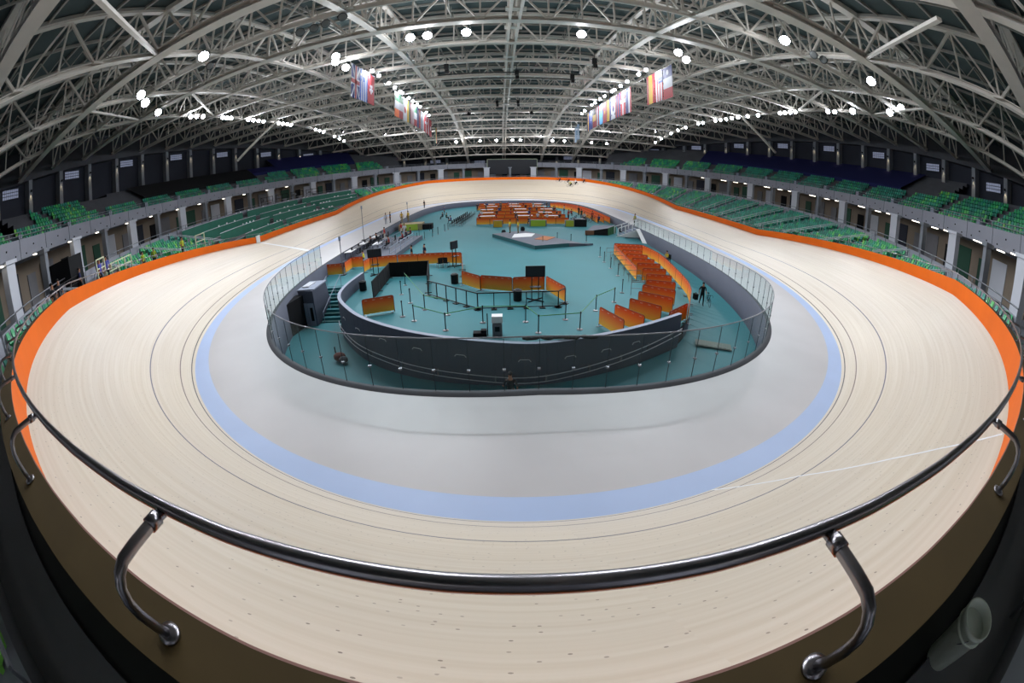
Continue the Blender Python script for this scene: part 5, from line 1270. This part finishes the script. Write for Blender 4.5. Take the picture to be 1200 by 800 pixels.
# photographers by the left apron, yellow-green box
for n_, (x, y, c, t) in enumerate(((-16.9, 7.6, '#c9a83a', '#8a7a4a'), (-16.0, 8.4, '#d0b040', '#8a7a4a'), (-18.6, 6.8, '#22262e', '#3a4a4a'), (-19.0, 5.6, '#b9bec8', '#9aa0aa'), (-17.5, 31.0, '#2a2c33', '#33363d'))):
    person(x, y, 0.0 if x < -17 else ZI+1.0, 90+n_*60, 'stand', c, t, ['person in mustard on the box by the left apron', 'second person in mustard, right of the first', 'dark clothed person at the left apron edge', 'pale clothed person at the left apron edge', 'dark figure far up the left apron'][n_])
bx = empty('timing_box', (-14.9, 5.8, ZI)); tag(bx, 'low box with a lime green front at the left edge of the infield', 'box'); MB().box((0, 0, .5), (3.6, 2.6, 1.0)).obj('body', mat('tan_box', '#9a8a6a', .7), bx); MB().box((.2, -1.33, .5), (2.0, .05, .95)).obj('front_panel', mat('lime_print', '#a9c24a', .6), bx); MB().box((2.6, -.2, .4), (1.4, 1.6, .8)).obj('dark_case', BLACKF, bx)
for q, (x, y) in enumerate(((-11.8, -5.4), (-11.0, -4.6), (-10.2, -3.0), (-9.8, -.8), (-10.8, .8), (-9.2, 1.8), (-8.9, 3.2), (-11.6, 3.0), (-12.3, -1.6))):
    o = empty('stanchion', (x, y, ZI)); tag(o, 'black belt stanchion with a round steel base standing on the teal infield floor', 'stanchion', 'belt stanchions on the infield floor'); link('base', sbm, o); link('pole', spm, o)
# ================================================================ TEAM PITS (far infield)
random.seed(11)
def pitrow(x0, x1, y, nm):
    n = int((x1-x0)/2.05)
    for q in range(n):
        x = x0+q*2.05; crowd_barrier(x+.02, y, x+2.03, y-.12, ZI, '%s orange pit panel from the left in the %s' % (ORD[q], nm), simple=True)
        if q % 3 == 0: crowd_barrier(x, y, x+.15, y+2.0, ZI, 'orange dividing panel behind the %s pit panel in the %s' % (ORD[q], nm), simple=True)
for x0, x1, y, nm in ((-4.9, 9.8, 7.2, 'front row of team pits'), (-4.6, 10.5, 12.6, 'second row of team pits'), (-4.4, 10.8, 18.6, 'third row of team pits'), (-5.2, 10.6, 25.2, 'fourth row of team pits'), (-6.2, 9.6, 31.5, 'fifth row of team pits'), (-6.0, 8.8, 37.5, 'rearmost row of team pits')): pitrow(x0, x1, y, nm)
k = 0
for y in (9.0, 14.6, 20.8, 27.5, 33.6):
    for x in (-3.2, 2.2, 7.0):
        table(x+random.uniform(-.6, .6), y, ZI, R(random.uniform(-6, 6)), 'white topped pit workbench, %s counted from the front left of the team pits' % ORD[k], 2.4, .9, h=1.22); k += 1
cols_ = ['#23262e', '#9a2a2a', '#27407a', '#3a3d44', '#b9bcc4', '#1d4a3a']
k = 0
for (x, y) in [(-9.3, 10.6), (1.4, 6.4), (3.2, 6.2), (4.8, 9.6), (6.4, 16.0), (-1.2, 22.2), (-5.6, 33.0), (-4.4, 34.6), (-2.6, 35.4), (-1.0, 33.2), (.6, 34.8), (2.4, 29.0), (-6.0, 29.6), (7.4, 28.6), (12.0, 19.5), (13.2, 15.8), (14.6, 13.0), (15.2, 10.6), (12.6, 10.2), (10.6, 14.2), (11.4, 24.4), (13.8, 21.5), (-10.8, 15.8), (-12.4, 25.2), (-11.6, 17.4), (9.2, 22.0)]:
    person(x, y, ZI, random.uniform(0, 360), random.choice(['stand', 'stand', 'sit']), random.choice(cols_), random.choice(['#1c1e24', '#2a3550', '#3a3a3a']), 'small figure in the far team pit area, %s counted from the left front' % (ORD[k])); k += 1
k = 0
for y in (8.6, 14.0, 20.2, 26.6, 33.0):
    for x in (-4.2, -1.6, .8, 3.9, 6.0, 8.4):
        if k < 30: person(x+random.uniform(-.5, .5), y+random.uniform(-.4, .9), ZI, random.uniform(0, 360), 'stand', random.choice(cols_), random.choice(['#1c1e24', '#2a3550', '#5a2a2a']), 'standing figure between the orange pit rows, %s from the front left' % ORD[k])
        k += 1
# the red-orange curved fence at the right back, and white helmets of its print
random.seed(5)
for rr_, off in enumerate((-.55, -1.6, -2.7)):
    q0 = 0; i = 138
    while i < 206:
        a = tp(i, glass_off(i)+off, 0); b = tp(i+4, glass_off(i+4)+off, 0); crowd_barrier(a[0], a[1], b[0], b[1], ZI, '%s panel from the right in the %s curved orange fence behind the pits' % (ORD[q0], ['outer', 'middle', 'inner'][rr_]), simple=True); q0 += 1; i += 4
# bicycles parked and racks in the right pit
for n_, (x, y) in enumerate([(10.2+.5*q, 8.3+1.1*(q % 4)+.3*q) for q in range(10)]): bicycle(x, y, ZI, 30+n_*17, '%s parked racing bicycle from the left in the right pit area' % ORD[n_], frame=['#23262e', '#b02428', '#27407a'][n_ % 3])
o = empty('black_case', (10.9, 5.2, ZI)); tag(o, 'large black flight case with a pale lid in front of the right pits', 'case'); MB().box((0, 0, .55), (1.9, 1.0, 1.1)).obj('body', BLACKF, o); MB().box((0, 0, 1.15), (1.5, .9, .12)).obj('lid', RAILM, o)
# team benches seen at the left back: rows of dark chairs
k = 0
for r_ in range(3):
    for q in range(10):
        chair(-8.9+r_*.75+q*.14, 7.0+q*1.5, ZI, R(75+r_*8), BLACKF, 'dark chair in the long rows left of the orange pits', 'dark chairs in rows left of the team pits')
for n_, (x, y, c) in enumerate(((-4.6, 4.4, '#c8a02a'), (4.4, 4.9, '#9ab83a'), (9.2, 4.8, '#a8b03a'))):
    o = empty('equipment_stand', (x+ (3 if n_ == 0 else 0), y, ZI)); tag(o, 'low stand with a %s front before the team pits' % ('lime green' if n_ else 'yellow'), 'stand', None); o['label'] = ['yellow fronted stand before the left pits', 'wide lime fronted stand before the centre pits', 'narrow lime fronted stand before the right pits'][n_]
    MB().box((0, 0, .5), (2.6 if n_ == 1 else 1.4, .6, 1.0)).obj('body', GREY, o); MB().box((0, -.32, .5), (2.2 if n_ == 1 else 1.2, .05, .95)).obj('front_panel', mat('front_%d' % n_, c, .6), o)
# ================================================================ RIDERS ON THE TRACK (far right)
k = 0
def on_track(i, v, dy=0): p = slope_pt(i, v, 0); return p
for x, y, v in ((13.5, 50, 6.9), (15.4, 49, 6.6), (17.6, 47, 5.9), (19.2, 46, 6.9), (16.4, 48, 5.2)):
    i = int(np.argmin((TX+TNX*5-x)**2+(TY+TNY*5-y)**2)); p = on_track(i, v); hd = math.degrees(math.atan2(TNX[i], -TNY[i])); f = hd
    f = math.degrees(math.atan2(TNX[i], -TNY[i]))+0
    lean = BANK[i]*.85
    b = bicycle(p.x, p.y, p.z+.02, f, '%s racing bicycle ridden high on the far right bend' % ORD[k], frame='#2a2a2e'); pr = person(p.x, p.y, p.z+.02, f, 'ride', ['#2a2c33', '#c8452a', '#d8dade', '#2a3d7a', '#c6c23a'][k], '#1a1b20', '%s crouched cyclist high on the far right bend' % ORD[k], hair='#e0e2e6')
    b.scale = pr.scale = (1.12,)*3
    for o in (b, pr): o.rotation_euler = (0, lean if math.cos(R(f))*0+1 else 0, o.rotation_euler[2])
    k += 1
# ================================================================ SCOREBOARD
sb_ = empty('scoreboard', (2.3, 61.0, 6.9)); tag(sb_, 'large dark scoreboard screen with a pale frame at the far end', 'scoreboard')
MB().box((0, 0, 1.9), (13.8, .5, 4.4)).obj('screen', SCREEN, sb_)
m1 = MB(); m1.box((0, -.28, 4.15), (14.2, .12, .16)); m1.box((-7.0, -.28, 1.9), (.16, .12, 4.5)); m1.box((7.0, -.28, 1.9), (.16, .12, 4.5)); m1.obj('frame', mat('pale_green_frame', '#9aa58c', .6), sb_)
for x in (-6.4, 6.4): MB().bar((x, 0, -1.8), (x, 0, -.2), .4).obj('leg', CONCD, sb_)
# far low white parapet seen under the board
# ================================================================ LEFT PLATFORM PEOPLE AND FRAMES
cp = empty('camera_platform', (-27.0, -41.0, 4.55)); tag(cp, 'grey camera platform in the near left stand', 'platform')
MB().box((0, 0, 0), (8.5, 3.6, .15), R(122)).obj('deck', CONC, cp)
for n_, (x, y, f, c, t, k_) in enumerate([(-27.5, -40.2, 0, '#3a3f8a', '#1c1e24', 'stand'), (-24.9, -41.7, 20, '#4a4fa8', '#20222a', 'stand'), (-25.6, -40.6, -30, '#5a5fb8', '#20222a', 'stand'), (-26.6, -42.6, 60, '#2a2f5a', '#1a1c20', 'stand'), (-29.6, -39.0, 0, '#4a50b0', '#15171c', 'stand'), (-28.6, -44.2, 40, '#23252c', '#1a1c20', 'stand'), (-30.4, -33.2, 10, '#a8b83a', '#1d2438', 'stand'), (-29.6, -32.4, -40, '#9ab03a', '#1d2438', 'stand'), (-29.4, -28.6, 0, '#b0b83a', '#16181c', 'stand'), (-21.0, -47.6, 30, '#15171c', '#1a1c20', 'stand'), (-22.2, -46.6, 0, '#2a2c34', '#1a1c20', 'stand')]):
    person(x, y, 4.65 if n_ < 6 else (3.7 if n_ < 9 else 4.7), f, k_, c, t, ['person in a blue shirt on the left camera platform', 'front person in violet blue on the platform before the black booth', 'second person in violet blue beside the first', 'person in navy nearest the pale frame', 'person in blue alone by the white column', 'person in dark clothes on the dark steps', 'person in yellow-green vest, left of a pair by the barrier', 'person in yellow-green vest, right of the pair', 'lone person in yellow vest and black trousers among the seats', 'dark haired person at the far left edge behind the rail', 'second dark figure at the far left edge'][n_])
o = MB().box((0, 0, 1.3), (2.0, 2.0, 2.6), R(30)).obj('black_booth', BLKCLOTH_SHADE, None, False, (-27.6, -43.2, 4.7)); tag(o, 'tall black cloth booth on the left camera platform', 'booth')
PFR = mat('pale_yellow_frame', '#c9cfae', .5)
def frame(x, y, z, rz, w, h, label, n=1):
    i = idx_near(x*.85, y*.88); x, y, _ = tp(i, RIMO[i]+.55, 0); z = RIMZ[i]+.45; rz = math.atan2(-TNX[i], TNY[i])+math.pi
    o = empty('pale_frame', (x, y, z), rz); tag(o, label, 'frame'); 
    for q in range(n+1): MB().bar((w*q/n, 0, 0), (w*q/n, 0, h), .09).obj('upright', PFR, o)
    for hz in (h, h*.62): MB().bar((0, 0, hz), (w, 0, hz), .08).obj('cross_bar', PFR, o)
frame(-23.6, -43.6, 4.2, R(110), 1.2, 1.5, 'tall pale steel frame by the orange board, nearest of the three'); frame(-25.2, -39.6, 4.2, R(118), 4.0, 1.2, 'long pale steel frame fence by the orange board, middle one', 4); frame(-29.4, -27.0, 3.2, R(95), 1.6, 1.7, 'pale steel frame beside the green desks, farthest of the three')
o = MB(); [o.bar((0, y, 0), (0, y, 1.3), .06) for y in (0, 1.3, 2.6, 3.9)]; [o.bar((0, 0, z), (0, 3.9, z), .06) for z in (.45, .9, 1.3)]; o = o.obj('dark_railing', BLACKM, None, False, (-24.6, -46.2, 4.7), R(30)); tag(o, 'dark railing round the steps left of the camera platform', 'railing')
o = MB().box((0, 0, .9), (.12, 1.3, 2.4), R(20), tilt=Matrix.Rotation(R(14), 3, 'Y')).obj('leaning_board', mat('ochre_board', '#6f6650', .8), None, False, (-46.5, -33.0, 11.0)); tag(o, 'tall ochre board leaning in the left upper stand', 'board')
# ================================================================ AROUND THE CAMERA
fl = empty('walkway', (0, -57.2, 4.75)); 
m1 = MB()
for i in range(-26, 27):
    a = tp(i, RIMO[i % NT]+.28, 4.75); b = tp(i+1, RIMO[(i+1) % NT]+.28, 4.75); m1.add([a, b, (b[0]*1.25, -61.5, 4.75), (a[0]*1.25, -61.5, 4.75)], [(0, 1, 2, 3)])
bpy.data.objects.remove(fl); o = m1.obj('floor_walkway', mat('dark_walkway', '#2c2e2c', .8, noise=.15, scale=1.5), weld=True); tag(o, 'dark concrete walkway floor behind the near barrier', 'floor', kind='structure')
for x in (-3.4, -1.2, 1.0, 3.2): MB().box((x, -58.0, 4.757), (.02, 3.0, .006)).obj('floor_joint', BLACKM, o)
bk = empty('bucket', (1.72, -56.47, 4.76), R(20)); bk.scale = (1.1, 1.1, 1.25); tag(bk, 'empty translucent white plastic bucket on the dark floor behind the barrier, bottom right', 'bucket')
m1 = MB(); m1.lathe([(.125, 0), (.135, .02), (.165, .36), (.178, .365), (.178, .39), (.160, .39), (.155, .34), (.12, .03)], n=28); m1.obj('body', PLASTIC, bk, True)
m1 = MB(); m1.lathe([(.170, .31), (.176, .315), (.172, .325)], n=28); m1.obj('rim_band', PLASTIC, bk, True)
m1 = MB(); m1.tube([(.17*math.cos(a), .17*math.sin(a)*.55, .35-.17*abs(math.sin(a))*.9) for a in np.linspace(0, math.pi, 12)], .004, 6); m1.obj('handle', RAILM, bk, True)
for q, (x, y) in enumerate(((2.95, -57.5), (3.5, -57.35), (-5.0, -57.2), (-5.55, -57.05))):
    o = link('stadium_seat', SM[4 if q % 2 == 0 else 1], None, (x, y, 4.75), R(-90+ (8 if x > 0 else -8))); o.scale = (1.1,)*3; tag(o, 'bright green seat at the bottom %s corner beside the photographer, %s one' % ('right' if x > 0 else 'left', 'inner' if q % 2 == 0 else 'outer'), 'seat')
for sx, n_ in ((-1, 'left'), (1, 'right')):
    o = MB().bar((0, 0, 0), (sx*2.2, .35, 0), .05).bar((0, 0, -.6), (0, 0, 0), .04).bar((sx*2.2, .35, -.6), (sx*2.2, .35, 0), .04).obj('seat_rail', RAILM, None, False, (sx*(3.0 if sx > 0 else 4.2), -57.0, 5.36)); tag(o, 'thin steel rail in front of the green seats at the bottom %s' % n_, 'rail')
